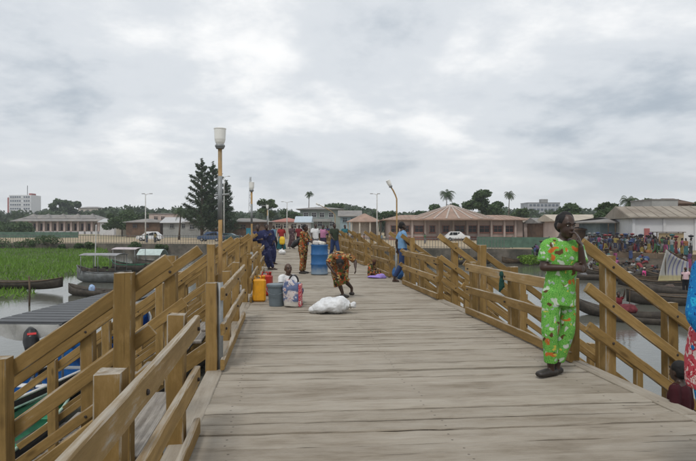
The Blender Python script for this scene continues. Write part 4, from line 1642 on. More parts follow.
b5 = boat('boat with rounded pale green shelter farthest right in the moored group', (p.x, p.y + .6), R(80), 3.8, 1.5, .75, M_HULLD, .4, True, None, None, 3, name='passenger_boat', cat='boat')
canopy(b5, -.8, .8, -1.5, 1.0, 1.35, .75, plain('pale_green_shelter', (.42, .50, .48), .5, .2), .55)
p = G(20, 291, WZ)
boat('long dark canoe drawn up on the grass at the far left', (p.x - .6, p.y), R(84), 7.0, 1.0, .5, M_HULLD, .3, draft=-.1, gun=M_HULLB)
# stakes
for px, py, hh, lb in ((29, 306, 1.5, 'thin mooring stake standing in the water at far left'), (95, 275, 4.2, 'tall thin pole rising beside the canopied boat')):
    p = G(px, py, WZ)
    bm = bmesh.new()
    add_tube(bm, [(0, 0, -.6), (.03, .02, hh * .5), (.10 if hh > 2 else .0, 0, hh)], .045, 7)
    tag(obj('mooring_stake', bm, M_HULLB if hh < 2 else M_TARP, None, p, smooth=True), lb, 'stake')

# right-hand side
p = G(636, 323, WZ)
cn = boat('canoe with a person and a red bundle aboard in open water', (p.x + .05, p.y + 1.0), R(40), 4.2, .9, .42, M_HULLD, .35, draft=.08)
boat('second slim canoe in front of the one with the red bundle', (p.x + .45, p.y - .15), R(66), 3.0, .72, .36, M_HULLD, .3)
bm = bmesh.new()
add_ell(bm, (0, 0, .2), (.46, .40, .20))
add_ell(bm, (.1, 0, .32), (.30, .3, .12))
q_ = Vector((p.x - .05, p.y + .75, WZ + .26))
tag(link('bundle', remesh(bm, .025, 'bundle', cloth('redbundle', (.13, .03, .035), .5), 2, jitter=.03, jscale=8), None, q_), 'big dark red bundle heaped in the small canoe', 'bundle')
PAD = dict(SIT, elL=(.22, -.02, .72), wrL=(.24, -.08, .95), shL=(.165, .05, .60))
build_person('person paddling with raised arm behind the red bundle in the canoe', (p.x - .0, p.y + 1.45, WZ + .26), R(-15), 1.65, PAD, top=cloth('darkred', (.16, .025, .03)), bottom=cloth('black', (.015, .015, .018)), voxel=.02)
bm = bmesh.new()
add_tube(bm, [(0, 0, -.7), (.03, 0, .9)], .02, 6)
add_ell(bm, (0, 0, -.75), (.08, .02, .2))
tag(obj('paddle', bm, M_HULLB, None, (p.x + .40, p.y + 1.3, WZ + .8)), 'wooden paddle held upright by the person in the canoe', 'paddle')
bm = bmesh.new()
add_ell(bm, (0, 0, .02), (.28, .12, .05))
tag(obj('float', bm, M_HULLD, None, G(660, 322, WZ)), 'small dark float on the water right of the canoe', 'float')

p = G(678, 306, WZ)
boat('broad black canoe crossing behind the right stair post', (p.x + 1.0, p.y + .4), R(84), 6.5, 1.2, .55, M_HULLD, .35, gun=M_HULLB)
p = G(674, 288, WZ)
tb = boat('long dark canoe carrying the striped tarpaulin shelter', (p.x + .6, p.y + .3), R(86), 8.0, 1.3, .5, M_HULLD, .4, gun=M_HULLB)
# tarpaulin propped as a sail-like shelter
def stripe_mat():
    m, nt, b = new_mat('striped_tarpaulin')
    v = coords(nt, rand=False)
    w = N(nt, 'ShaderNodeTexWave', Scale=1.15)
    w.bands_direction = 'X'
    w.inputs['Distortion'].default_value = .5
    mp = N(nt, 'ShaderNodeMapping')
    mp.inputs['Rotation'].default_value = (0, R(-18), 0)
    nt.links.new(v, mp.inputs[0])
    nt.links.new(mp.outputs[0], w.inputs['Vector'])
    n1 = N(nt, 'ShaderNodeTexNoise', Scale=1.2, Detail=2)
    nt.links.new(v, n1.inputs['Vector'])
    sp = N(nt, 'ShaderNodeSeparateXYZ')
    nt.links.new(v, sp.inputs[0])
    f = mth(nt, 'MULTIPLY', rampf(nt, w.outputs['Fac'], .62, .8), rampf(nt, sp.outputs[0], .45, .65))
    c = mixc(nt, mth(nt, 'MULTIPLY', f, .8), (.50, .49, .46), (.16, .16, .32))
    c = mixc(nt, rampf(nt, sp.outputs[2], .42, .30, 0, .8), c, (.50, .43, .20))
    nt.links.new(c, b.inputs['Base Color'])
    b.inputs['Roughness'].default_value = .7
    return m


tp = thing('tarpaulin_shelter', 'pale blue striped tarpaulin propped like a sail on the dark canoe', 'tarpaulin', (p.x - .55, p.y + .35, WZ + .42))
bm = bmesh.new()
NU, NV = 14, 10
c00, c10, c11, c01 = Vector((-.25, .1, 0)), Vector((1.75, -.05, .05)), Vector((2.05, .55, 1.25)), Vector((.35, .2, 2.1))
gr = []
for jv in range(NV + 1):
    v_ = jv / NV
    row = []
    for iu in range(NU + 1):
        u_ = iu / NU
        q = c00.lerp(c10, u_).lerp(c01.lerp(c11, u_), v_)
        sg = math.sin(math.pi * u_) * math.sin(math.pi * v_)
        q = q + Vector((0, .32 * sg, -.12 * math.sin(math.pi * u_) * v_)) + Vector((0, .03 * math.sin(u_ * 19 + v_ * 4), 0))
        row.append(bm.verts.new(q))
    gr.append(row)
for a, b_ in zip(gr[:-1], gr[1:]):
    for i in range(NU):
        bm.faces.new((a[i], a[i + 1], b_[i + 1], b_[i]))
bmesh.ops.solidify(bm, geom=bm.faces, thickness=.015)
obj('sheet', bm, stripe_mat(), tp, smooth=True)
for a, b_ in (((.33, .24, -.1), (.35, .24, 2.2)), ((2.05, .6, -.1), (2.06, .6, 1.35)), ((.35, .24, 2.12), (2.06, .6, 1.27))):
    bm = bmesh.new()
    add_tube(bm, [a, b_], .03, 7)
    obj('pole', bm, M_HULLB, tp, smooth=True)
# standing in that canoe's neighbour
p2 = G(691, 297, WZ)
boat('slim canoe behind the pale pink shirted boat person', (p2.x + .8, p2.y + .6), R(88), 6, 1.0, .45, M_HULLD, .3)
build_person('person in pale pink shirt standing in a canoe at the right', (p2.x, p2.y + .5, WZ + .1), R(160), 1.55, None, top=cloth('palepink', (.6, .42, .45)), bottom=cloth('black', (.015, .015, .018)), voxel=.024, wrap=cloth('brownwrap', (.10, .05, .03)), hair=None)

mo = [(612, 277, 62, 6.0, M_HULLD, 'dark canoe moored under the market bank, left end of the row'), (628, 276, 80, 6.5, M_HULLB, 'brown canoe loaded with pale goods below the market crowd'),
      (645, 279, 70, 6.5, M_HULLD, 'dark canoe with the pink clad person by the bank'), (604, 275, 95, 5.5, M_HULLB, 'brown canoe half hidden behind the person in green and the rail'),
      (655, 277, 85, 6.0, M_HULLD, 'dark canoe tied between the bank and the tarpaulin'), (694, 283, 60, 6.0, M_HULLD, 'dark canoe moored at the bank beyond the tarpaulin'),
      (524, 263, 105, 5.5, M_HULLB, 'yellowish brown canoe near the green bank left of the person in green'), (590, 271, 80, 5.5, M_HULLD, 'dark canoe just right of the person in green'),
      (452, 262, 88, 6.5, M_HULLD, 'black canoe below the quay fence, left of the gap'), (432, 265, 84, 5.5, M_HULLD, 'black canoe seen through the third right stairs'),
      (487, 259, 96, 6.0, M_HULLD, 'black canoe close under the quay wall in the middle'), (545, 262, 80, 5.0, M_HULLB, 'brown canoe drawn up at the small green bank')]
for px, py, rz, L, m, lb in mo:
    p = G(px, py, WZ)
    boat(lb, (p.x, p.y), R(rz), L, 1.1, .5, m, .35, gun=M_HULLB)
boat('white painted boat lying under the second right stairs', (4.3, 15.4), R(12), 5.0, 1.2, .5, M_WHITE, .35, True, M_HULLG, M_WHITE)
boat('dark canoe lying just outside the railing beside the person in green', (4.9, 12.0), R(10), 5.0, 1.0, .5, M_HULLD, .35)
boat('brown canoe tied behind the white boat on the right', (4.6, 20.5), R(8), 5.5, 1.0, .48, M_HULLB, .35)
for (x, y, col, nm, lb) in ((4.85, 11.6, (.35, .22, .3), 'mauve', 'mauve cloth bundle in the dark canoe by the railing'), (4.8, 12.4, (.05, .06, .09), 'inkblue', 'dark blue bundle in the canoe by the railing'),
                            (5.0, 10.9, (.1, .18, .1), 'leafgreen', 'green bundle in the canoe by the railing')):
    bm = bmesh.new()
    add_ell(bm, (0, 0, .15), (.26, .22, .17))
    add_ell(bm, (.08, .02, .25), (.15, .13, .12))
    tag(link('bundle', remesh(bm, .02, 'bundle', cloth(nm, col), 2, jitter=.03, jscale=10), None, (x, y, WZ + .12)), lb, 'bundle', 'bundles in the canoes')
# pale goods in the loaded canoes
for i in range(9):
    p = G(617 + i * 4.1, 278.5 - (i % 3), WZ)
    bm = bmesh.new()
    add_lathe(bm, [(.18, 0), (.3, .18), (.31, .2), (.26, .2), (.1, .26)], 12)
    tag(obj('basin', bm, plain('basin_%d' % (i % 3), ((.5, .5, .5), (.42, .36, .28), (.2, .25, .3))[i % 3], .6, .2), None, (p.x, p.y, WZ + .3)),
        '%s %s basin from the left in the brown canoe below the crowd' % (ordn[i].replace('nearest', 'first'), ('white', 'tan', 'slate')[i % 3]), 'basin', 'basins of goods in the loaded canoe')
p = G(645, 280, WZ)
build_person('person in bright pink seated in a canoe under the market bank', (p.x, p.y, WZ + .1), R(30), 1.6, SIT, top=cloth('hotpink', (.62, .08, .26)), skirt=(cloth('hotpink', (.62, .08, .26)), .5), voxel=.024, wrap=cloth('cream', (.5, .45, .36)), hair=None)

# ------------------------------------------------------------------ buildings
M_PINK = plain('dusty_pink_plaster', (.43, .345, .31), .9, .14, .5, dirt=(.30, .24, .21))
M_PINKT = plain('red_brown_trim', (.25, .11, .08), .8, .15, 1)
M_PANE = plain('dark_window_glass', (.018, .02, .024), .25, .3, 2)
M_CREAM = plain('cream_plaster', (.50, .45, .38), .9, .14, .5, dirt=(.33, .29, .24))
M_GREYW = plain('grey_plaster', (.30, .30, .29), .9, .2, .5, dirt=(.18, .18, .17))
M_WHITEW = plain('dirty_white_plaster', (.56, .56, .57), .9, .10, .35, dirt=(.40, .385, .37))
M_SALMON = plain('faded_salmon_roofing', (.31, .205, .155), .8, .25, .8, dirt=(.22, .17, .13))
M_GREYR = plain('grey_sheet_roofing', (.20, .19, .18), .75, .25, .7, dirt=(.28, .25, .22))
M_TANR = plain('tan_rusty_roofing', (.27, .235, .19), .8, .25, .6, dirt=(.19, .15, .115))
M_RUST = plain('rusty_iron_sheet', (.14, .085, .055), .85, .35, 1.2, dirt=(.06, .045, .035))
M_BLUEW = plain('turquoise_shutter', (.04, .22, .30), .7, .2, 2)


def BP(px, d):
    return (px - HX) / FPX * d


def window(parent, c, w, h, fm, pm=None, bars=1, face=-1):
    """frame standing proud of the wall with a recessed dark pane"""
    x, y, z = c
    f = thing('window', None, None)
    bpy.data.objects.remove(f, do_unlink=True)
    bm = bmesh.new()
    t = .12
    for cx, cz, sx, sz in ((0, h / 2, w + 2 * t, t), (0, -h / 2, w + 2 * t, t), (-w / 2, 0, t, h), (w / 2, 0, t, h)):
        add_box(bm, (cx, 0, cz), (sx, .16, sz))
    for k in range(bars):
        add_box(bm, (-w / 2 + w * (k + 1) / (bars + 1), -.01, 0), (.06, .1, h))
    add_box(bm, (0, -.015, h * .12), (w, .1, .07))
    wo = obj('window', bm, fm, parent, (x, y - .06, z))
    bm = bmesh.new()
    add_box(bm, (0, .03, 0), (w, .06, h))
    obj('pane', bm, pm or M_PANE, wo)
    return wo


def hip_roof(bm, x0, x1, y0, y1, z0, z1, inset=None, ov=.6, th=.15):
    x0 -= ov
    x1 += ov
    y0 -= ov
    y1 += ov
    yi = (y0 + y1) / 2
    ins = (y1 - y0) / 2 if inset is None else inset
    b = [bm.verts.new(v) for v in ((x0, y0, z0), (x1, y0, z0), (x1, y1, z0), (x0, y1, z0))]
    b2 = [bm.verts.new(v) for v in ((x0, y0, z0 - th), (x1, y0, z0 - th), (x1, y1, z0 - th), (x0, y1, z0 - th))]
    r = [bm.verts.new((x0 + ins, yi, z1)), bm.verts.new((x1 - ins, yi, z1))]
    bm.faces.new((b[0], b[1], r[1], r[0]))
    bm.faces.new((b[2], b[3], r[0], r[1]))
    bm.faces.new((b[1], b[2], r[1]))
    bm.faces.new((b[3], b[0], r[0]))
    for i in range(4):
        bm.faces.new((b[i], b2[i], b2[(i + 1) % 4], b[(i + 1) % 4]))
    bm.faces.new(b2)


def house(label, pxa, pxb, d, ye, yr, wall, roof, dep=8, wins=(), cat='building', name='house', inset=None, gable=False, door=None, ov=.6, base=None, wfm=None):
    """hip roofed block between two photo columns at depth d; ye/yr are the eaves and ridge rows"""
    x0, x1 = BP(pxa, d), BP(pxb, d)
    ze = EYE - (ye - HY) / FPX * d
    zr = EYE - (yr - HY) / FPX * d
    cx = (x0 + x1) / 2
    zb = LZ if base is None else base
    r = thing(name, label, cat, (cx, d, zb))
    w = (x1 - x0)
    bm = bmesh.new()
    add_box(bm, (0, dep / 2, (ze - zb) / 2), (w, dep, ze - zb))
    obj('wall', bm, wall, r)
    bm = bmesh.new()
    hip_roof(bm, -w / 2, w / 2, 0, dep, ze - zb, zr - zb, (0 if gable else inset), ov)
    obj('roof', bm, roof, r)
    for (px, pw_, py, ph) in wins:
        window(r, (BP(px, d) - cx, 0, EYE - (py - HY) / FPX * d - zb), pw_, ph, wfm or wall)
    if door:
        px, pw_, hh, m = door
        box('door', (BP(px, d) - cx, -.05, hh / 2), (pw_, .12, hh), m, r, .02)
    return r


# long pink building with the conical roof
D = 105.0
r = thing('market_hall', 'long pink hall with a wide cone roof beyond the right railing', 'building', (BP(455, D), D, LZ))
X = lambda px: BP(px, D) - BP(455, D)
Z = lambda py: EYE - (py - HY) / FPX * D - LZ
bm = bmesh.new()
add_box(bm, (X(456), 5.2, Z(220) / 2), (X(524) - X(390), 10, Z(220)))
obj('wall', bm, M_PINK, r)
bm = bmesh.new()
hip_roof(bm, X(388), X(527), .0, 10.4, Z(219.5), Z(214.5), 4, 1.2)
obj('roof', bm, M_SALMON, r)
# roof sheet seams
for k in range(34):
    x = X(388) - .9 + (X(527) - X(388) + 1.8) * k / 33
    if abs(x) < 8.6:
        continue
    f = min(1, (abs(x - X(388)) + 1) / 5, (abs(X(527) - x) + 1) / 5)
    zt = Z(219.5) + (Z(214.5) - Z(219.5)) * f
    board('roof_seam', (x, -1.2, Z(219.5) + .02), (x, -1.2 + 6.4 * f, zt + .03), .07, .05, M_SALMON, r)
cone = bmesh.new()
nseg = 24
rb, za, zb_ = X(501) - X(455) + .3, Z(204), Z(219)
ap = cone.verts.new((0, 4.6, za))
ringv = [cone.verts.new((rb * math.cos(2 * math.pi * k / nseg), 4.6 + rb * .95 * math.sin(2 * math.pi * k / nseg), zb_)) for k in range(nseg)]
ringl = [cone.verts.new((rb * math.cos(2 * math.pi * k / nseg), 4.6 + rb * .95 * math.sin(2 * math.pi * k / nseg), zb_ - .25)) for k in range(nseg)]
for k in range(nseg):
    cone.faces.new((ringv[k], ringv[(k + 1) % nseg], ap))
    cone.faces.new((ringl[k], ringl[(k + 1) % nseg], ringv[(k + 1) % nseg], ringv[k]))
co = obj('cone_roof', cone, M_SALMON, r)
M_RIDGE = plain('pale_ridge_cap', (.40, .34, .30), .8, .25, 2)
for k in range(nseg):
    a = 2 * math.pi * k / nseg
    board('ridge_cap', (rb * math.cos(a), 4.6 + rb * .95 * math.sin(a), zb_ + .05), (0.05 * math.cos(a), 4.6 + .05 * math.sin(a), za + .05), .34, .07, M_RIDGE, co)
for px in (400, 412, 425, 439, 453, 467, 478, 491, 504, 515):
    board('pillar', (X(px), -.25, 0), (X(px), -.25, Z(220.5)), .36, .36, M_PINK, r, up=(0, 1, 0))
for px, w_ in ((395, 1.5), (405.5, 1.5), (419, 1.7), (432.5, 1.0), (446, 1.2), (460, 1.8), (472.5, 1.6), (484.5, 2.0), (498, 1.7), (509.5, 1.6)):
    window(r, (X(px), .2, Z(229)), w_, 1.3, M_PINKT, bars=1)
    bm = bmesh.new()
    add_box(bm, (0, 0, 0), (w_ + .4, .3, .12))
    obj('sill', bm, M_PINKT, r, (X(px), .1, Z(233)))
bm = bmesh.new()
add_box(bm, (X(456), .18, .35), (X(524) - X(390), .08, .7))
obj('plinth', bm, M_PINKT, r)

# small conical pavilion left of it
D = 112.0
r = thing('pavilion', 'small round pavilion with salmon cone roof left of the long hall', 'building', (BP(365, D), D, LZ))
Z = lambda py: EYE - (py - HY) / FPX * D - LZ
X = lambda px: BP(px, D) - BP(365, D)
bm = bmesh.new()
add_lathe(bm, [(X(384), Z(222)), (X(384), Z(221.5)), (.15, Z(213))], 16, (0, 4, 0))
obj('roof', bm, M_SALMON, r)
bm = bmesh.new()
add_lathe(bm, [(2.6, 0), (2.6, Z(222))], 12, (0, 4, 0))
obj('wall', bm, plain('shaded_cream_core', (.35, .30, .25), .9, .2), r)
for k in range(10):
    a = 2 * math.pi * k / 10
    board('pillar', (3.5 * math.cos(a), 4 + 3.5 * math.sin(a), 0), (3.5 * math.cos(a), 4 + 3.5 * math.sin(a), Z(222)), .3, .3, M_CREAM, r, up=(0, 1, 0))
bm = bmesh.new()
add_lathe(bm, [(3.6, 0), (3.6, .8), (3.4, .8)], 16, (0, 4, 0))
obj('parapet', bm, M_PINK, r)

# centre buildings
D = 165
r = house('two storey grey green building at the far end of the pier', 300, 340, D, 209, 206.5, plain('grey_green_plaster', (.25, .29, .27), .9, .2, .4), M_GREYR, 9,
          [(306, 1.4, 215, 1.4), (314, 1.4, 215, 1.4), (322, 1.4, 215, 1.4), (331, 1.4, 215, 1.4), (308, 1.4, 224, 1.5), (320, 1.4, 224, 1.5), (332, 1.4, 224, 1.5)], wfm=M_WHITEW, ov=1.2)
box('balcony', (-1.0, -.7, 4.6), (9, 1.4, .9), M_GREYW, r, .03)
house('white gabled booth with pale blue roof at the end of the pier', 297, 309, 120, 222, 216, M_WHITEW, plain('pale_blue_roof', (.40, .47, .52), .6, .15), 6, [(303, 1.0, 226, 1.0)], gable=True)
house('low red roofed shed behind the distant walkers', 272, 301, 130, 221.5, 217.5, M_CREAM, plain('faded_red_roof', (.36, .16, .13), .8, .2, .8), 7, [(278, 1.2, 226, 1.1), (286, 1.2, 226, 1.1), (294, 1.2, 226, 1.1)])
house('grey blue block right of the two storey building', 340, 360, 140, 216, 210, plain('blue_grey_plaster', (.24, .31, .34), .9, .2, .5), M_GREYR, 8, [(345, 1.2, 220, 1.2), (353, 1.2, 220, 1.2)], gable=True)
# left of the pier
D = 190
r = thing('colonnaded_hall', 'long low hall with pinkish columns and grey hipped roof at left', 'building', (BP(58, D), D, LZ))
X = lambda px: BP(px, D) - BP(58, D)
Z = lambda py: EYE - (py - HY) / FPX * D - LZ
bm = bmesh.new()
add_box(bm, (0, 6, Z(221.5) / 2), (X(100) - X(15), 9, Z(221.5)))
obj('wall', bm, M_CREAM, r)
bm = bmesh.new()
hip_roof(bm, X(14), X(101), -.5, 11, Z(221), Z(214.5), 5, .8)
obj('roof', bm, M_GREYR, r)
for k, px in enumerate((28, 43, 58, 73, 88)):
    bm = bmesh.new()
    hip_roof(bm, X(px) - 2.3, X(px) + 2.3, 1.0, 6, Z(217.5) - .3, Z(213.2), None, .2)
    obj('roof_vent', bm, M_GREYR, r)
for k in range(13):
    x = X(16.5) + (X(98.5) - X(16.5)) * k / 12
    board('column', (x, .2, 0), (x, .2, Z(221.3)), .7, .6, M_PINK, r, up=(0, 1, 0))
for k in range(12):
    x = X(16.5) + (X(98.5) - X(16.5)) * (k + .5) / 12
    window(r, (x, 1.45, Z(227)), 1.5, 2.3, M_PINKT, bars=1)
bm = bmesh.new()
add_box(bm, (0, .0, .5), (X(100) - X(15), .2, 1.0))
obj('parapet', bm, M_WHITEW, r)

D = 430
r = thing('tower_block', 'white high rise block with red end strips on the far left skyline', 'building', (BP(20, D), D, LZ))
X = lambda px: BP(px, D) - BP(20, D)
Z = lambda py: EYE - (py - HY) / FPX * D - LZ
bm = bmesh.new()
add_box(bm, (0, 7, Z(195) / 2), (X(31) - X(9), 14, Z(195)))
obj('wall', bm, plain('bright_white_plaster', (.66, .67, .68), .8, .05, .3), r)
M_REDST = plain('dull_red_panel', (.36, .12, .11), .8, .1)
box('end_strip', (X(8.2), 6.5, Z(197.5) / 2), (1.3, 13, Z(197.5)), M_REDST, r)
box('roof_box', (X(29.5), 4, Z(195) + .3), (2.2, 6, 2.2), M_REDST, r)
for fl in range(8):
    for c_ in range(9):
        if c_ == 5:
            continue
        bm = bmesh.new()
        add_box(bm, (0, 0, 0), (1.25, .3, 1.2))
        w_ = obj('window', bm, plain('blue_grey_pane', (.12, .14, .17), .3, .1), r, (X(11) + c_ * 1.78, -.03, Z(197) - 3.1 * fl))
for k in range(8):
    box('floor_band', (0, -.08, Z(197) - 3.1 * k - 1.3), (X(30.5) - X(9.5), .22, .35), M_WHITEW, r)
bm = bmesh.new()
add_tube(bm, [(X(23), 6, Z(195)), (X(23), 6, Z(185))], .3, 6)
obj('mast', bm, M_STEEL, r)

house('pale house with grey gable roof beside the colonnaded hall', 100, 114, 170, 222, 218.5, M_WHITEW, plain('light_grey_roof', (.42, .42, .42), .7, .15), 8, [(104, 1.2, 226, 1.2), (110, 1.2, 226, 1.2)], gable=True)
house('long pale block on the ridge above the colonnaded hall', 78, 101, 420, 208, 206.5, M_CREAM, M_GREYR, 10, [(82, 2, 211, 2), (88, 2, 211, 2), (94, 2, 211, 2)])
house('pinkish flat warehouse left of the big dark conifers', 149, 173, 150, 213.5, 212.8, plain('pale_pink_plaster', (.50, .40, .35), .9, .12, .4), M_GREYR, 9, [(156, 1.1, 218, 1.0), (163, 1.1, 218, 1.0)], ov=.2)
house('grey gabled shed in front of the pinkish warehouse', 163, 192, 132, 222.5, 217, M_GREYW, plain('light_grey_roof', (.42, .42, .42)), 7, [(172, 1.0, 226, 1.0), (184, 1.0, 226, 1.0)], gable=True)
house('low dark roofed shed left of the parked dark cars', 126, 160, 135, 222, 218.5, M_RUST, M_GREYR, 7, [(135, 1.2, 226, 1.0), (147, 1.2, 226, 1.0)])
house('row of grey sheds behind the conifers', 185, 222, 128, 222, 218.5, M_GREYW, M_GREYR, 7, [(192, 1.1, 227, 1.1), (202, 1.1, 227, 1.1), (212, 1.1, 227, 1.1)], door=(217, 1.2, 2.2, M_RUST))
house('long grey brown shed behind the left railing', 222, 268, 118, 221.5, 218, M_RUST, M_GREYR, 7, [(232, 1.2, 227, 1.0), (243, 1.2, 227, 1.0), (255, 1.2, 227, 1.0)], door=(249, 1.2, 2.3, M_BLUEW))
house('small cream hut by the trees at left', 116, 127, 150, 223.5, 220, M_CREAM, M_SALMON, 6, [(121, 1.0, 227, 1.0)])
# right side
D = 330
r = house('pale grey apartment block on the skyline behind the person in green', 528, 560, D, 202.5, 202, plain('light_grey_plaster', (.40, .41, .43), .9, .1, .2), M_GREYR, 14, [], ov=.3)
cx = (BP(528, D) + BP(560, D)) / 2
for fl in range(4):
    for c_ in range(8):
        bm = bmesh.new()
        add_box(bm, (0, 0, 0), (1.5, .3, 1.3))
        obj('window', bm, plain('blue_grey_pane', (.12, .14, .17)), r, (-8.1 + 2.3 * c_, -.04, EYE - (205.2 + fl * 4.4 - HY) / FPX * D - LZ))
box('roof_box', (1.5, 5, EYE - (201 - HY) / FPX * D - LZ), (4, 4, 2.6), M_GREYW, r)
house('pinkish low shop at the right end of the long hall', 524, 546, 112, 222, 217.5, M_PINK, M_TANR, 8, [(531, 1.4, 229, 1.2), (540, 1.4, 229, 1.2)])
house('grey roofed shed just left of the person in green', 540, 568, 98, 222.5, 217.5, M_RUST, M_GREYR, 7, [(550, 1.2, 229, 1.2)], gable=True)
house('tan gabled shed right behind the head of the person in green', 556, 600, 92, 220.5, 214, M_PINK, plain('light_tan_roof', (.42, .37, .30), .8, .2, .8), 8, [(585, 1.2, 228, 1.2)], gable=True)
house('weathered board hut left of the market crowd', 578, 606, 70, 229, 226.5, M_RUST, M_RUST, 4.5, [], door=(590, 1.0, 2.0, M_HULLD), ov=.4)
house('blue shuttered market shop left of the white warehouse', 600, 633, 66, 222, 217, plain('grey_blue_shop_wall', (.20, .25, .28), .9, .3, 1), M_GREYR, 6, [], ov=1.2, door=(626, 1.6, 2.4, M_BLUEW))
for k, px in enumerate((604, 611, 618, 631)):
    p_ = Vector((BP(px, 66), 64.9, LZ))
    bm = bmesh.new()
    add_tube(bm, [(0, 0, 0), (0, 0, 3.1)], .07, 8)
    tag(obj('shop_post', bm, M_WHITEW if k == 3 else M_HULLB, None, p_), ['first post from the left under the awning of the blue shop', 'second post from the left under the awning of the blue shop', 'third post from the left under the awning of the blue shop', 'pale post at the corner between the blue shop and the white warehouse'][k], 'post', 'awning posts')
# white warehouse
D = 60
r = thing('warehouse', 'long white walled warehouse with tan sheet roof at the right edge', 'warehouse', (BP(632, D), D, LZ), R(-12))
Lw = 22.0
hw = EYE - (217 - HY) / FPX * D - LZ
bm = bmesh.new()
add_box(bm, (Lw / 2, 5, hw / 2), (Lw, 10, hw))
obj('wall', bm, M_WHITEW, r)
bm = bmesh.new()
hip_roof(bm, 0, Lw, 0, 10, hw + .02, hw + 1.35, 0, .5)
rf = obj('roof', bm, M_TANR, r)
for k in range(24):
    x = -.4 + (Lw + .8) * k / 23
    board('roof_seam', (x, -.5, hw + .05), (x, 5, hw + 1.38), .06, .05, M_TANR, rf)
for x, m, w_, h_ in ((1.5, M_REDST, .55, 2.4), (10.6, M_REDST, .85, 2.7)):
    box('door', (x, -.03, h_ / 2), (w_, .12, h_), m, r, .01)
for k in range(8):
    box('pilaster', (.15 + k * (Lw - .3) / 7, -.06, hw / 2 - .1), (.28, .14, hw - .2), M_WHITEW, r, .01)
house('grey rooftop block rising behind the white warehouse', 652, 678, 80, 199, 198.5, M_GREYW, M_GREYR, 6, [], ov=.1)
house('dark brown gable end behind the grey rooftop block', 666, 692, 84, 203, 197.5, M_RUST, M_RUST, 6, [], ov=.3)
# makeshift stall in front of the warehouse
st = thing('market_stall', 'tan cloth covered stall standing against the white warehouse', 'stall', (BP(667, 55), 54.5, LZ), R(-12))
for x in (-1.2, 1.2):
    for y in (0, 1.2):
        bm = bmesh.new()
        add_tube(bm, [(x, y, 0), (x, y, 2.0)], .05, 6)
        obj('post', bm, M_HULLB, st)
box('roof', (0, .6, 2.03), (2.8, 1.6, .06), M_HULLB, st)
box('cloth_side', (.1, -.03, 1.2), (2.3, .03, 1.5), plain('tan_cloth', (.34, .26, .15), .9, .2, 2), st)

# ------------------------------------------------------------------ fences on the quay
M_IRON = plain('grey_iron_fence', (.13, .13, .12), .6, .25, 4)


def picket_fence(label, pts, h, step, m):
    p0 = Vector((*pts[0], LZ))
    r = thing('iron_fence', label, 'fence', p0)
    bm = bmesh.new()
    add_box(bm, (0, 0, h / 2), (.045, .045, h))
    pk = mesh_of(bm, 'picket', m)
    n_ = 0
    for a, b_ in zip(pts[:-1], pts[1:]):
        A, B_ = Vector((*a, LZ)) - p0, Vector((*b_, LZ)) - p0
        for z in (.18, h - .12):
            board('fence_rail', A + Vector((0, 0, z)), B_ + Vector((0, 0, z)), .05, .06, m, r)
        L = (B_ - A).length
        for k in range(int(L / step)):
            if n_ < 290:
                link('picket', pk, r, A.lerp(B_, k * step / L))
            n_ += 1
    return r


picket_fence('long iron picket fence on the quay behind the marsh', [(-62, 86.2), (-30, 82.6), (-12.6, 80.2)], 1.35, .42, M_IRON)
picket_fence('iron picket fence on the quay in front of the pink hall', [(-3.0, 69.6), (4, 66.6), (14, 63.1), (18.5, 61.6)], 1.3, .34, M_IRON)


def mesh_panel(label, a, b_, h, z0=.1):
    A, B_ = Vector((*a, LZ)), Vector((*b_, LZ))
    r = thing('mesh_fence', label, 'fence', A)
    v = B_ - A
    L = v.length
    n_ = max(2, int(L / 3))
    m = plain('green_shade_mesh', (.075, .135, .10), .8, .35, 1.5)
    for k in range(n_):
        p_, q = v * (k / n_), v * ((k + 1) / n_)
        board('mesh_panel', p_ + Vector((0, 0, z0 + h / 2)), q + Vector((0, 0, z0 + h / 2)), .03, h, m, r, bev=.004)
    for k in range(n_ + 1):
        board('post', v * (k / n_) + Vector((0, .08, 0)), v * (k / n_) + Vector((0, .08, h + .25)), .09, .09, M_IRON, r, up=(0, 1, 0))
    return r


mesh_panel('green mesh fence beside the pink hall on the right quay', (15.8, 66), (23.5, 63), 1.25)
mesh_panel('green mesh fence in front of the colonnaded hall at left', (-110, 128), (-62, 124), 1.3)

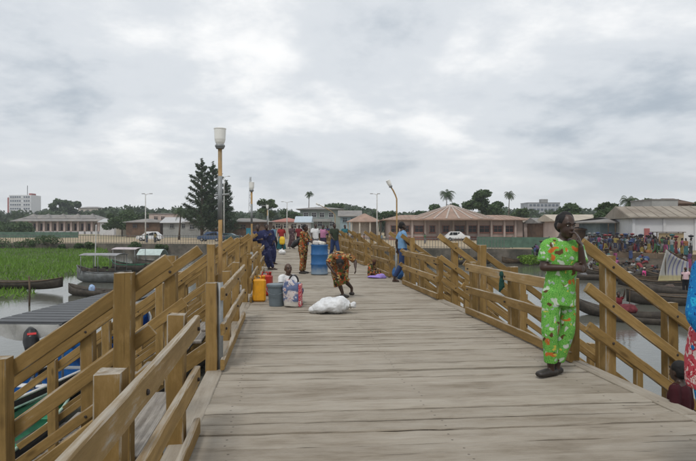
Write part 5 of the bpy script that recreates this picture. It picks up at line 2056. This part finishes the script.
# ------------------------------------------------------------------ cars and street lights
def car(label, loc, rz, col, nm, suv=False):
    m = plain('car_paint_' + nm, col, .3, .06, 2, spec=.5)
    r = thing('parked_car', label, 'car', loc, rz, 'cars parked behind the quay')
    H_ = 1.72 if suv else 1.42
    L = 4.5
    side = [(-2.2, .35), (-2.25, .75), (-2.1, .95), (-1.25, 1.02), (-.6, H_ - .06), (-.4, H_), (1.1, H_), (1.3, H_ - .05), (1.95 if suv else 1.75, 1.05), (2.2, .95), (2.25, .5), (2.15, .33)]
    bm = bmesh.new()
    lo, hi = [], []
    for x, z in side:
        w = .86 if z < 1.04 else .70
        lo.append(bm.verts.new((x, -w, z)))
        hi.append(bm.verts.new((x, w, z)))
    n_ = len(side)
    for k in range(n_):
        bm.faces.new((lo[k], lo[(k + 1) % n_], hi[(k + 1) % n_], hi[k]))
    bm.faces.new(lo[::-1])
    bm.faces.new(hi)
    bmesh.ops.bevel(bm, geom=list(bm.edges), offset=.04, segments=2, affect='EDGES')
    obj('body', bm, m, r)
    for sy in (-1, 1):
        for x0, x1 in ((-.98, -.05), (.02, .85), (.92, 1.55)):
            bm = bmesh.new()
            zt = H_ - .14
            top0 = max(x0, -.62) if x0 < -.5 else x0
            q = [(x0, sy * .80, 1.07), (x1, sy * .80, 1.07), (min(x1, 1.25), sy * .725, zt), (top0 + (.28 if x0 < -.5 else 0), sy * .725, zt)]
            f = bm.faces.new([bm.verts.new(v) for v in q])
            bmesh.ops.solidify(bm, geom=[f], thickness=.03)
            obj('window', bm, M_PANE, r)
        for x in (-1.38, 1.38):
            bm = bmesh.new()
            add_lathe(bm, [(.20, -.11), (.31, -.11), (.34, -.06), (.34, .06), (.31, .11), (.20, .11)], 18)
            wh = obj('wheel', bm, plain('tyre_rubber', (.02, .02, .02), .8, .1), r, (x, sy * .78, .34), (R(90), 0, 0))
            bm = bmesh.new()
            add_lathe(bm, [(.05, -.12), (.19, -.115), (.19, .115), (.05, .12)], 14)
            obj('rim', bm, plain('alloy_rim', (.35, .35, .36), .35, .1, metal=.8), wh)
        box('headlight', (-2.2, sy * .6, .78), (.1, .3, .14), M_WHITE, r, .02)
        box('tail_light', (2.2, sy * .66, .82), (.08, .24, .16), M_REDST, r, .02)
    return r


for px, d_, rz, col, nm, suv, lb in ((150, 98, 4, (.62, .63, .64), 'white', True, 'white off road car parked beyond the fence at left'), (211, 96, -8, (.03, .06, .13), 'dark_blue', True, 'dark blue car parked left of the lamp pole'),
                                     (229, 99, 175, (.03, .07, .08), 'dark_teal', False, 'dark teal car parked just right of the lamp pole'), (457, 99, 178, (.66, .66, .66), 'plain_white', True, 'white car parked in front of the pink hall')):
    car(lb, (BP(px, d_), d_, LZ), R(rz), col, nm, suv)


def street_light(label, px, d_, ytop, arms=(-1, 1)):
    h = EYE - (ytop - HY) / FPX * d_ - LZ
    r = thing('street_light', label, 'street light', (BP(px, d_), d_, LZ), 0, 'street lights behind the quay')
    bm = bmesh.new()
    add_loft(bm, [((0, 0, 0), .14, .14), ((0, 0, h), .07, .07)], 8, rnd_ends=False)
    obj('pole', bm, M_TARP, r, smooth=True)
    for a in arms:
        bm = bmesh.new()
        add_tube(bm, [(0, 0, h - .2), (a * .4, 0, h + .02), (a * .75, 0, h + .05)], .04, 6)
        ar = obj('arm', bm, M_TARP, r, smooth=True)
        box('lamp_head', (a * .95, 0, h + .05), (.5, .22, .12), M_GREYW, ar, .03)
    return r


street_light('white two armed street light beyond the fence at far left', 145.5, 92, 194, (1, -.4))
street_light('white street light standing left of the pink hall', 377, 92, 194, (-1, .3))
street_light('tall street light with one arm to the right behind the conifers', 224, 105, 176.5, (1,))
street_light('slim street light over the centre of the shore', 287, 110, 202, (1, -1))
street_light('thin pole light left of the two storey building', 268, 100, 206, (-1,))
# lattice mast
r = thing('lattice_mast', 'distant lattice radio mast behind the second lantern', 'mast', (BP(250.5, 300), 300, LZ))
hm = EYE - (177 - HY) / FPX * 300 - LZ
for sx, sy in ((-1, -1), (1, -1), (0, 1)):
    bm = bmesh.new()
    add_tube(bm, [(sx * 1.1, sy * 1.0, 0), (sx * .35, sy * .35, hm)], .12, 5)
    obj('leg', bm, M_GREYW, r)
for k in range(14):
    z0, z1 = hm * k / 14, hm * (k + 1) / 14
    w0, w1 = 1.1 - .75 * k / 14, 1.1 - .75 * (k + 1) / 14
    s_ = 1 if k % 2 else -1
    bm = bmesh.new()
    add_tube(bm, [(-s_ * w0, -w0 * .95, z0), (s_ * w1, -w1 * .95, z1)], .09, 4)
    obj('brace', bm, M_GREYW, r)

# ------------------------------------------------------------------ trees
def trunk_mesh(h, r0, limbs, m=M_TRUNK, lean=(0, 0)):
    bm = bmesh.new()
    add_loft(bm, [((0, 0, -.1), r0 * 1.3, r0 * 1.3), ((lean[0] * .3, lean[1] * .3, h * .35), r0, r0), ((lean[0], lean[1], h), r0 * .5, r0 * .5)], 9, rnd_ends=False)
    for (z, q) in limbs:
        a = Vector((lean[0] * z / h, lean[1] * z / h, z))
        q = Vector(q)
        add_loft(bm, [(a, r0 * .45, r0 * .45), (a.lerp(q, .5) + Vector((0, 0, .1 * h * .2)), r0 * .3, r0 * .3), (q, r0 * .1, r0 * .1)], 6, rnd_ends=False)
    return mesh_of(bm, 'trunk', m, True)


def broad_tree(label, px, d_, ytop, wpx, m=M_LEAF, n=3000, leaf=.36, group='trees on the far shore', flat=.62, name='broadleaf_tree'):
    h = EYE - (ytop - HY) / FPX * d_ - LZ
    rad = wpx / FPX * d_ / 2
    r = thing(name, label, 'tree', (BP(px, d_), d_, LZ), rnd.uniform(0, 6), group)
    rg = np.random.default_rng(int(px * 10))
    ncl = 16
    cl, limbs = [], []
    for k in range(ncl):
        a = rg.uniform(0, 6.283)
        q = rg.uniform(.1, .82) ** .6
        z = h * (1 - rg.uniform(.06, .62) ** 1.0 * (.55 + .45 * q))
        c = np.array([math.cos(a) * q * rad, math.sin(a) * q * rad, max(h * .34, z - rad * .15)])
        cl.append((c, rad * rg.uniform(.26, .44)))
        if k < 8:
            limbs.append((h * rg.uniform(.3, .6), tuple(c)))
    link('trunk', trunk_mesh(h * .72, max(.12, h * .025), limbs), r)
    pts = []
    for c, cr_ in cl:
        k = n // ncl
        v = rg.normal(size=(k, 3))
        v /= np.linalg.norm(v, axis=1)[:, None]
        rr = cr_ * rg.uniform(.35, 1.12, k)[:, None] ** .6
        v[:, 2] *= flat
        pts.append(c + v * rr)
    pts = np.concatenate(pts)
    pts[:, 2] = np.minimum(pts[:, 2], h * 1.02)
    link('crown', quads_mesh('crown', leaves(pts, leaf), 4, m), r)
    return r


def palm_tree(label, px, d_, ytop, wpx, lean=(.4, 0)):
    h = EYE - (ytop - HY) / FPX * d_ - LZ
    rad = wpx / FPX * d_ / 2
    r = thing('palm_tree', label, 'tree', (BP(px, d_), d_, LZ), 0, 'palms on the far shore')
    zc = h - rad * .45
    link('trunk', trunk_mesh(zc, .17, [], lean=lean), r)
    vs_ = []
    rg = np.random.default_rng(int(px * 7))
    for k in range(38):
        a = k * 2.4 + rg.uniform(-.2, .2)
        e = rg.uniform(-.7, 1.2)
        L = rad * rg.uniform(.85, 1.2)
        prev = np.array([lean[0], lean[1], zc])
        dirn = np.array([math.cos(a) * math.cos(e), math.sin(a) * math.cos(e), math.sin(e)])
        nseg_ = 14
        for q in range(nseg_):
            t = q / nseg_
            dd = dirn + np.array([0, 0, -2.4 * t * t - .15])
            dd /= np.linalg.norm(dd)
            nxt = prev + dd * L / nseg_
            sdv = np.cross(dd, [0, 0, 1.0])
            sdv /= np.linalg.norm(sdv) + 1e-6
            wl_ = L * .26 * math.sin(math.pi * (t * .85 + .12))
            for sgn in (-1, 1):
                tip = prev + sgn * sdv * wl_ + dd * L * .10 + np.array([0, 0, -wl_ * .55])
                vs_ += [prev, prev + dd * L / nseg_ * .75, tip]
            prev = nxt
    link('crown', quads_mesh('crown', np.array(vs_), 3, M_PALM), r)
    return r


def casuarina(label, px, d_, ytop, wpx, seed, n=7000):
    h = EYE - (ytop - HY) / FPX * d_ - LZ
    rad = wpx / FPX * d_ / 2
    r = thing('casuarina_tree', label, 'tree', (BP(px, d_), d_, LZ), 0, 'feathery conifers by the parked cars')
    rg = np.random.default_rng(seed)
    limbs, pts = [], []
    nb = 46
    for k in range(nb):
        t = (k + .5) / nb
        z = h * (.10 + .84 * t)
        a = k * 2.4 + rg.uniform(-.3, .3)
        R_ = rad * (1 - t * .97) ** .62 * rg.uniform(.62, 1.18) + .15
        tip = np.array([math.cos(a) * R_, math.sin(a) * R_, min(h * .99, z + R_ * .50)])
        base = np.array([0, 0, z - R_ * .1])
        limbs.append((z - R_ * .1, tuple(tip * .95 + base * .05)))
        m_ = int(n / nb * (.5 + 1.0 * (1 - t)))
        q = rg.uniform(.12, 1.03, m_) ** .75
        pp = base + (tip - base) * q[:, None]
        pp += rg.normal(size=(m_, 3)) * np.array([.36, .36, .32]) * (1.1 - .6 * q)[:, None] * (.4 + .8 * (1 - t))
        pts.append(pp)
    tz = np.linspace(h * .9, h, 60)
    pts.append(np.stack([rg.normal(size=60) * .1, rg.normal(size=60) * .1, tz], 1))
    link('trunk', trunk_mesh(h * .97, h * .016, limbs), r)
    link('crown', quads_mesh('crown', leaves(np.concatenate(pts), .34, aspect=.2), 4, M_LEAFD), r)
    return r


casuarina('tallest dark feathery conifer left of the lamp pole', 202.0, 108, 158.5, 44, 3, 7600)
casuarina('slightly shorter feathery conifer directly behind the lamp pole', 213, 112, 161.5, 38, 5, 6800)
casuarina('lowest feathery conifer at the right of the lamp pole', 226, 114, 180, 24, 8, 3400)
palm_tree('dark palm with drooping fronds left of the conifers', 179, 108, 207, 20)
palm_tree('lone palm above the two storey grey green building', 308, 170, 191.5, 11)
palm_tree('tall palm left of the big round tree behind the pink hall', 445.5, 150, 189, 19)
palm_tree('palm right of the big round tree on the skyline', 508, 150, 191, 14)
palm_tree('coconut palm with spread fronds left of the white warehouse', 627, 95, 196, 24)
broad_tree('large dense dark tree behind the right end of the pink hall', 483, 135, 188.5, 38, n=5200, leaf=.36)
broad_tree('round dark tree to the left of the cone roof', 447, 145, 203, 32, n=2600)
broad_tree('low spreading tree behind the cone roof at left', 330 + 92, 150, 207, 18, n=1500)
broad_tree('dark round tree behind the head of the person in green', 568, 120, 202, 34, n=3600)
broad_tree('small tree left of the grey apartment block', 519, 140, 205, 20, n=1800)
broad_tree('layered dark tree left of the coconut palm', 606, 100, 199, 22, n=3000, flat=.3)
broad_tree('dark shrubby tree behind the blue shuttered shop', 612, 90, 204, 34, n=3400)
broad_tree('rounded green tree behind the roof of the white warehouse', 646, 100, 198.5, 26, n=3400)
broad_tree('dark tree at the extreme right above the warehouse roof', 700, 85, 201, 20, n=2200)
broad_tree('dark tree right of the pale gable roofed house', 122, 145, 211, 30, n=3200)
broad_tree('green tree in front of the colonnaded hall at its left end', 14, 150, 222, 40, n=2600)
broad_tree('tall tree on the ridge left of the long pale block', 62, 300, 198, 22, n=2600, leaf=.8)
broad_tree('second tall tree on the ridge above the colonnaded hall', 73, 310, 199.5, 20, n=2400, leaf=.8)
broad_tree('tree with open crown right of the second lantern', 267, 150, 197, 22, n=1600)
broad_tree('bushy tree behind the red roofed shed', 290, 160, 209, 24, n=2400)
broad_tree('bushy tree behind the two storey grey green building', 330, 210, 203, 28, n=2600, leaf=.55)
broad_tree('dark bush right of the small pavilion', 385, 150, 210, 22, n=2000)
broad_tree('round tree far behind the pavilion', 350, 230, 209, 22, n=1800, leaf=.6)
broad_tree('dark tree behind the parked white off road car', 168, 170, 212, 26, n=2200)
broad_tree('round dark tree behind the street light at left', 140, 190, 210, 26, n=2200, leaf=.5)


def bush(label, px, d_, z0, h, w, m=M_LEAF, n=900, leaf=.13, group='bushes along the quay'):
    r = thing('bush', label, 'bush', (BP(px, d_), d_, z0), 0, group)
    rg = np.random.default_rng(int(px * 3))
    bm = bmesh.new()
    for k in range(6):
        a = k * 1.05
        add_loft(bm, [((0, 0, 0), .03, .03), ((math.cos(a) * w * .3, math.sin(a) * w * .2, h * .7), .012, .012)], 5, rnd_ends=False)
    obj('stem', bm, M_TRUNK, r)
    pts = []
    for k in range(7):
        c = np.array([rg.uniform(-.36, .36) * w, rg.uniform(-.3, .3) * w, h * rg.uniform(.25, .75)])
        v = rg.normal(size=(n // 7, 3))
        v /= np.linalg.norm(v, axis=1)[:, None]
        pts.append(c + v * (rg.uniform(.3, 1, n // 7) ** .5)[:, None] * np.array([w * .24, w * .24, h * .3]))
    link('foliage', quads_mesh('foliage', leaves(np.concatenate(pts), leaf), 4, m), r)
    return r


for px, d_, h, w, lb in ((8, 84, 1.7, 5, 'dark bush against the quay wall at the left edge'), (30, 84, 2.0, 3.4, 'dark bush on the quay wall left of the tall bush'), (49, 83, 2.3, 3.2, 'tallest dark bush on the quay wall behind the marsh'),
                         (62, 82.5, .9, 1.3, 'small bush on the quay wall right of the tallest one'), (77, 82, 1.0, 1.6, 'small round bush on the quay wall near the thin pole'), (90, 82, 1.2, 2.4, 'low wide bush on the quay wall above the canopied boat'),
                         (135, 80.5, 1.3, 2.2, 'dark bush on the quay wall below the white car'), (162, 80, .9, 1.8, 'low bush on the quay wall right of the rounded shelter')):
    bush(lb, px, d_, LZ - .9, h, w)
for px, d_, h, w, lb in ((536, 57.2, 1.1, 3.2, 'green bush on the bank left of the person in green'), (529, 58.5, .9, 2.4, 'low green bush at the end of the quay wall'), (60 + 540, 49.5, .6, 1.6, 'small green bush at the foot of the market bank')):
    bush(lb, px, d_, WZ - .1, h + .2, w, M_GRASS, 700, .14)

# far woodland closing the horizon
pts = []
rg = np.random.default_rng(21)
for k in range(980):
    d_ = rg.uniform(230, 460)
    x = rg.uniform(-.95, .95) * d_
    px = HX + x / d_ * FPX
    topy = 210.5 + 2.2 * math.sin(px * .031) + 1.4 * math.sin(px * .083 + 1) + (2.5 if 380 < px < 440 else 0) + (2 if px > 540 else 0)
    h = (HY - topy) / FPX * d_ + EYE - LZ
    h *= rg.uniform(.72, 1.12)
    rr = rg.uniform(3.0, 6.5)
    n_ = 90
    v = rg.normal(size=(n_, 3))
    v /= np.linalg.norm(v, axis=1)[:, None]
    v[:, 2] *= .75
    base = np.array([x, d_, LZ + max(1.2, h - rr * .72)])
    pts.append(base + v * rr * (rg.uniform(.2, 1.05, n_) ** .5)[:, None])
    lowp = rg.uniform(0, 1, (26, 3)) * np.array([rr * 1.7, rr, max(1, h - rr)]) + np.array([x - rr * .85, d_, LZ])
    pts.append(lowp)
tag(link('distant_woodland', quads_mesh('distant_woodland', leaves(np.concatenate(pts), 1.0, aspect=.7), 4, M_WOODS)), 'low belt of dark trees along the whole skyline', 'woodland', kind='stuff')

# ------------------------------------------------------------------ market crowd
def crowd_parts(J, skirt_z, load):
    """coarse figure: skin body, top, lower garment"""
    o = build_person('tmp', (0, 0, 0), 0, 1.65, J, top=M_OCOL, skirt=(M_OCOL, skirt_z) if skirt_z is not None else None, bottom=None if skirt_z is not None else M_OCOL,
                     sleeve=.7, voxel=.032, hair=None if load else 'short', wrap=M_OCOL if load else None)
    d = {c.name.split('.')[0]: c.data for c in o.children}
    d['person'] = o.data
    for c in list(o.children):
        bpy.data.objects.remove(c, do_unlink=True)
    bpy.data.objects.remove(o, do_unlink=True)
    return d


VAR = [crowd_parts(None, .85, False), crowd_parts(WALK, None, False), crowd_parts(dict(elR=(-.3, -.05, 1.45), wrR=(-.16, -.05, 1.72)), .8, True),
       crowd_parts(dict(pelvis=(0, .15, .84), chest=(0, -.05, 1.1), neck=(0, -.18, 1.22), head=(0, -.25, 1.33), shL=(.17, -.13, 1.2), shR=(-.17, -.13, 1.2), elL=(.2, -.2, .95), elR=(-.2, -.2, .95), wrL=(.15, -.35, .8), wrR=(-.15, -.35, .8)), .8, True),
       crowd_parts(SIT, None, True)]
COLS = [('red', (.48, .03, .04)), ('blue', (.04, .11, .36)), ('white', (.62, .62, .60)), ('pink', (.60, .10, .30)), ('yellow', (.58, .42, .06)), ('teal', (.04, .26, .27)),
        ('dark', (.03, .03, .04)), ('orange', (.50, .17, .03)), ('navy', (.025, .035, .12)), ('pale blue', (.26, .40, .56)), ('green', (.06, .24, .06)), ('purple', (.18, .06, .26)), ('brown', (.14, .08, .05)), ('grey', (.25, .25, .26))]
COLS = [(n_, tuple(.5 * x + .02 for x in c_)) for n_, c_ in COLS]
PAL = [0, 1, 2, 5, 6, 8, 9, 13, 12, 1, 8, 6, 2, 4, 7, 10, 3, 6, 12, 0, 11]
bm = bmesh.new()
add_lathe(bm, [(.1, 0), (.24, .12), (.25, .16), (.2, .17), (.05, .24)], 12)
basin_me = mesh_of(bm, 'basin', M_OCOL)


def crowd_person(loc, rz, ci, bi, vi, where, group):
    V = VAR[vi]
    o = link('person', V['person'], None, loc, (0, 0, rz))
    h = rnd.uniform(.9, 1.06)
    o.scale = (h, h, h)
    for k in ('shirt', 'skirt', 'trousers', 'hair', 'head_wrap'):
        if k in V:
            c = link(k, V[k], o)
            if k != 'hair':
                c.color = (*COLS[ci if k in ('shirt',) else bi][1], 1)
    low = 'wrap' if 'skirt' in V else 'trousers'
    pose = ['standing', 'walking', 'carrying a basin', 'bending', 'sitting'][vi]
    tag(o, 'person in %s top, %s %s, %s %s' % (COLS[ci][0], COLS[bi][0], low, pose, where), 'person', group)
    if vi == 2:
        b_ = link('basin', basin_me, None, Vector(loc) + Vector((0, 0, 1.68 * h)))
        b_.color = (*COLS[bi][1], 1)
        tag(b_, '%s basin on the head of someone in %s %s' % (COLS[bi][0], COLS[ci][0], where.replace('in crowd ', '')), 'basin', 'basins carried on heads')
    return o


rnd.seed(42)
# sloping mud bank in front of the quay, where people load the canoes
bm = bmesh.new()
MB = []
for i in range(8, 12):
    (xa, ya), (xb, yb) = SHORE[i], SHORE[i + 1]
    d_ = Vector((xb - xa, yb - ya, 0)).normalized()
    nn = Vector((d_.y, -d_.x, 0))
    for q in range(6):
        t = q / 6
        MB.append((Vector((xa + (xb - xa) * t, ya + (yb - ya) * t, 0)), nn))
rows = []
for i, (p_, nn) in enumerate(MB):
    wd_ = 3.6 + .9 * mnoise.noise(Vector((i * .4, 3, 0))) if i < 16 else max(.3, 3.6 - (i - 15) * .42)
    rows.append([bm.verts.new(p_ + nn * (wd_ * f - .05) + Vector((0, 0, -1.35 - 1.3 * f + .10 * mnoise.noise(Vector((i * .7, f * 4, 0)))))) for f in (0, .25, .5, .75, 1)])
for a, b_ in zip(rows[:-1], rows[1:]):
    for k in range(4):
        bm.faces.new((a[k], a[k + 1], b_[k + 1], b_[k]))
tag(obj('mud_bank', bm, plain('wet_brown_mud', (.085, .066, .048), .8, .45, 1.4, dirt=(.045, .04, .028), bmp=.05), smooth=True), None, None, kind='structure')
for q in range(34):
    i = rnd.randrange(0, 16)
    f = rnd.uniform(.12, .72)
    p_, nn = MB[i]
    a = p_ + nn * (3.3 * f) + Vector((rnd.uniform(-.5, .5), rnd.uniform(-.3, .3), -1.38 - 1.3 * f))
    px = HX + a.x / a.y * FPX
    crowd_person(a, rnd.uniform(0, 6.28), rnd.choice(PAL), rnd.choice(PAL), rnd.choice((0, 1, 3, 3, 4, 2)), 'on the mud bank ' + ('left part' if px < 612 else 'middle' if px < 635 else 'right part'), 'people on the mud bank')
for q in range(22):
    i = rnd.randrange(0, 20)
    p_, nn = MB[i]
    up_ = rnd.random() < .5
    a = p_ + nn * (-rnd.uniform(.5, 2.5) if up_ else 3.0 * rnd.uniform(.1, .7))
    a.z = LZ if up_ else -1.4 - 1.3 * ((a - p_).length / 3.3)
    bm = bmesh.new()
    for e in range(4):
        add_ell(bm, (rnd.uniform(-.3, .3), rnd.uniform(-.3, .3), rnd.uniform(.08, .3)), (rnd.uniform(.15, .35),) * 2 + (rnd.uniform(.12, .25),), None, 8, 6)
    ci = rnd.choice((2, 6, 12, 13, 7, 1, 9, 12))
    o = link('goods_heap', remesh(bm, .05, 'goods_heap', M_OCOL, 1, jitter=.05, jscale=8), None, a)
    o.color = (*COLS[ci][1], 1)
    px = HX + a.x / a.y * FPX
    tag(o, '%s heap of goods %s %s' % (COLS[ci][0], 'among the crowd' if up_ else 'on the mud bank', 'left part' if px < 612 else 'middle' if px < 635 else 'right part'), 'goods', 'heaps of goods at the market')
spots = []
tries = 0
while len(spots) < 150 and tries < 12000:
    tries += 1
    px = rnd.uniform(586, 668)
    d_ = rnd.uniform(50, 62.5)
    x = BP(px, d_)
    # keep on the land side of the quay line
    ok = True
    for (xa, ya), (xb, yb) in zip(SHORE[8:13], SHORE[9:14]):
        if xa <= x <= xb:
            ok = d_ > ya + (yb - ya) * (x - xa) / (xb - xa) + .55
    if not ok or any((x - a) ** 2 + (d_ - b_) ** 2 < .22 for a, b_ in spots):
        continue
    spots.append((x, d_))
for (x, d_) in spots:
    px = HX + x / d_ * FPX
    where = 'in crowd ' + ('by board hut' if px < 606 else 'before blue shop' if px < 632 else 'before warehouse')
    where += ', front' if d_ < 54 else ''
    crowd_person((x, d_, LZ), rnd.uniform(0, 6.28), rnd.choice(PAL), rnd.choice(PAL), rnd.choice((0, 0, 0, 1, 1, 1, 2, 3, 4)) if d_ > 53 else rnd.choice((0, 1, 3, 4, 4)), where, 'market crowd on the right bank')
for px, d_, where in ((686, 47, 'by the right edge of the bank'), (672, 49, 'beside the tan stall'), (676, 49.4, 'in front of the tan stall'), (654, 51.5, 'at the quay edge'), (691, 48, 'at the far right of the bank'), (682, 49, 'between the stall and the tarpaulin')):
    crowd_person((BP(px, d_), d_, LZ), rnd.uniform(0, 6), rnd.choice((0, 3, 7, 2)), rnd.randrange(14), rnd.choice((0, 1, 2)), where, 'people along the right bank')
# more canoes with people along the right bank
for i, (px, py, rz, m) in enumerate(((598, 280, 70, M_HULLD), (617, 277, 84, M_HULLD), (633, 274, 76, M_HULLB), (648, 276, 88, M_HULLD), (664, 279, 80, M_HULLD), (603, 273, 60, M_HULLD), (688, 293, 78, M_HULLD), (506, 262, 70, M_HULLD), (470, 264, 100, M_HULLD), (650, 281, 95, M_HULLB))):
    p = G(px, py, WZ)
    boat(['dark canoe at the left of the right hand boats, low in the water', 'dark canoe pointing right below the loaded brown one', 'brown canoe in the middle of the packed boats', 'black canoe left of the tarpaulin, broadside on', 'dark canoe under the stair rail before the tarpaulin',
          'slanting dark canoe nearest to the person in green', 'dark canoe near the right stair post, close to the viewer', 'black canoe in open water left of the person in green', 'black canoe between the stairs and the quay', 'brown canoe crossing before the tarpaulin'][i],
         (p.x, p.y), R(rz), rnd.uniform(5, 6.8), rnd.uniform(.9, 1.15), .48, m, rnd.uniform(.25, .45), gun=M_HULLB if i % 2 else None)
    u = Vector((-math.sin(R(rz)), math.cos(R(rz)), 0))
    for q in ((-1.2, 0.9) if i not in (6, 7) else (.8,)):
        a = Vector((p.x, p.y, WZ + .05)) + u * (q + rnd.uniform(-.3, .3))
        if rnd.random() < .62:
            crowd_person(a, rnd.uniform(0, 6), rnd.choice(PAL), rnd.choice(PAL), 4, 'in canoe %s' % ['by the person in green', 'below the loaded boat', 'amid the packed boats', 'left of the tarpaulin', 'under the stair rail', 'slanting nearest the person in green', 'near the stair post', 'in open water', 'near the quay', 'before the tarpaulin'][i], 'people in the canoes')
        else:
            bm = bmesh.new()
            add_ell(bm, (0, 0, .18), (.3, .3, .2))
            add_ell(bm, (.1, .05, .3), (.2, .2, .14))
            ci = rnd.randrange(14)
            o = link('bundle', remesh(bm, .035, 'bundle', M_OCOL, 2, jitter=.04, jscale=9), None, a + Vector((0, 0, .05)))
            o.color = (*COLS[ci][1], 1)
            tag(o, '%s bundle of goods in canoe %s' % (COLS[ci][0], ['by the person in green', 'below the loaded boat', 'amid the packed boats', 'left of the tarpaulin', 'under the stair rail', 'slanting nearest the person in green', 'near the stair post', 'in open water', 'near the quay', 'before the tarpaulin'][i]), 'bundle', 'bundles in the canoes')
for i in range(11):
    px = 592 + 6.6 * i + rnd.uniform(-2, 2)
    p = G(px, 271 + rnd.uniform(-2.5, 6) + (i > 7) * 4, WZ)
    boat('small dark canoe, %s from the left in the packed row under the bank' % ordn[i].replace('nearest', 'first'), (p.x, p.y), R(rnd.uniform(25, 110)), rnd.uniform(3.8, 5), rnd.uniform(.75, .95), .42, rnd.choice((M_HULLD, M_HULLB, M_HULLD)), .35)
    if rnd.random() < .7:
        crowd_person((p.x + rnd.uniform(-.3, .3), p.y, WZ + .06), rnd.uniform(0, 6), rnd.choice(PAL), rnd.choice(PAL), rnd.choice((4, 4, 3)), 'in small canoe, packed row under bank', 'people in the canoes')
for px, d_, where in ((147, 85, 'behind the quay fence at left'), (155, 85, 'behind the left quay fence'), (240, 90, 'near the parked cars'), (352, 74, 'on the shore right of the pier end'), (358, 76, 'by the small pavilion'),
                      (364, 73, 'near the iron fence by the pavilion'), (371, 75, 'left of the white street light'), (381, 78, 'right of the white street light'), (340, 78, 'beyond the pier end'), (402, 80, 'at the left end of the pink hall'),
                      (425, 82, 'in front of the pink hall'), (563, 70, 'among the sheds behind the person in green'), (578, 64, 'beside the board hut')):
    crowd_person((BP(px, d_), d_, LZ), rnd.uniform(0, 6), rnd.randrange(14), rnd.choice((6, 8, 12, 13)), rnd.choice((0, 1)), where, 'people on the far shore')
bpy.data.scenes.remove(TS)

# tell look-alikes in the market apart by their order from left to right
alike = {}
for o in bpy.data.objects:
    if o.parent is None and o.get('group') in ('market crowd on the right bank', 'people on the mud bank', 'heaps of goods at the market', 'basins carried on heads', 'people in the canoes', 'bundles in the canoes', 'people on the far shore', 'people along the right bank'):
        alike.setdefault(o['label'], []).append(o)
for lb, os_ in alike.items():
    if len(os_) > 1:
        os_.sort(key=lambda o: o.location.x / o.location.y)
        words = {2: ('left one', 'right one'), 3: ('left one', 'middle one', 'right one')}.get(len(os_), ['leftmost'] + ['%s from left' % ordn[i] for i in range(1, len(os_) - 1)] + ['rightmost'])
        for o, w_ in zip(os_, words):
            nl = lb + ', ' + w_
            if len(nl.split()) > 16:
                nl = nl.replace(', front', '')
            o['label'] = nl

# ------------------------------------------------------------------ humid air
bm = bmesh.new()
add_box(bm, (0, 238, 27), (1300, 620, 62))
hm_ = bpy.data.materials.new('humid_air')
hm_.use_nodes = True
hn = hm_.node_tree
for n_ in list(hn.nodes):
    hn.nodes.remove(n_)
pv = hn.nodes.new('ShaderNodeVolumePrincipled')
pv.inputs['Color'].default_value = (.86, .91, .96, 1)
pv.inputs['Density'].default_value = .00045
pv.inputs['Anisotropy'].default_value = .3
ho = hn.nodes.new('ShaderNodeOutputMaterial')
hn.links.new(pv.outputs[0], ho.inputs['Volume'])
tag(obj('haze', bm, hm_), 'thin humid air over the whole lagoon', 'haze', kind='stuff')
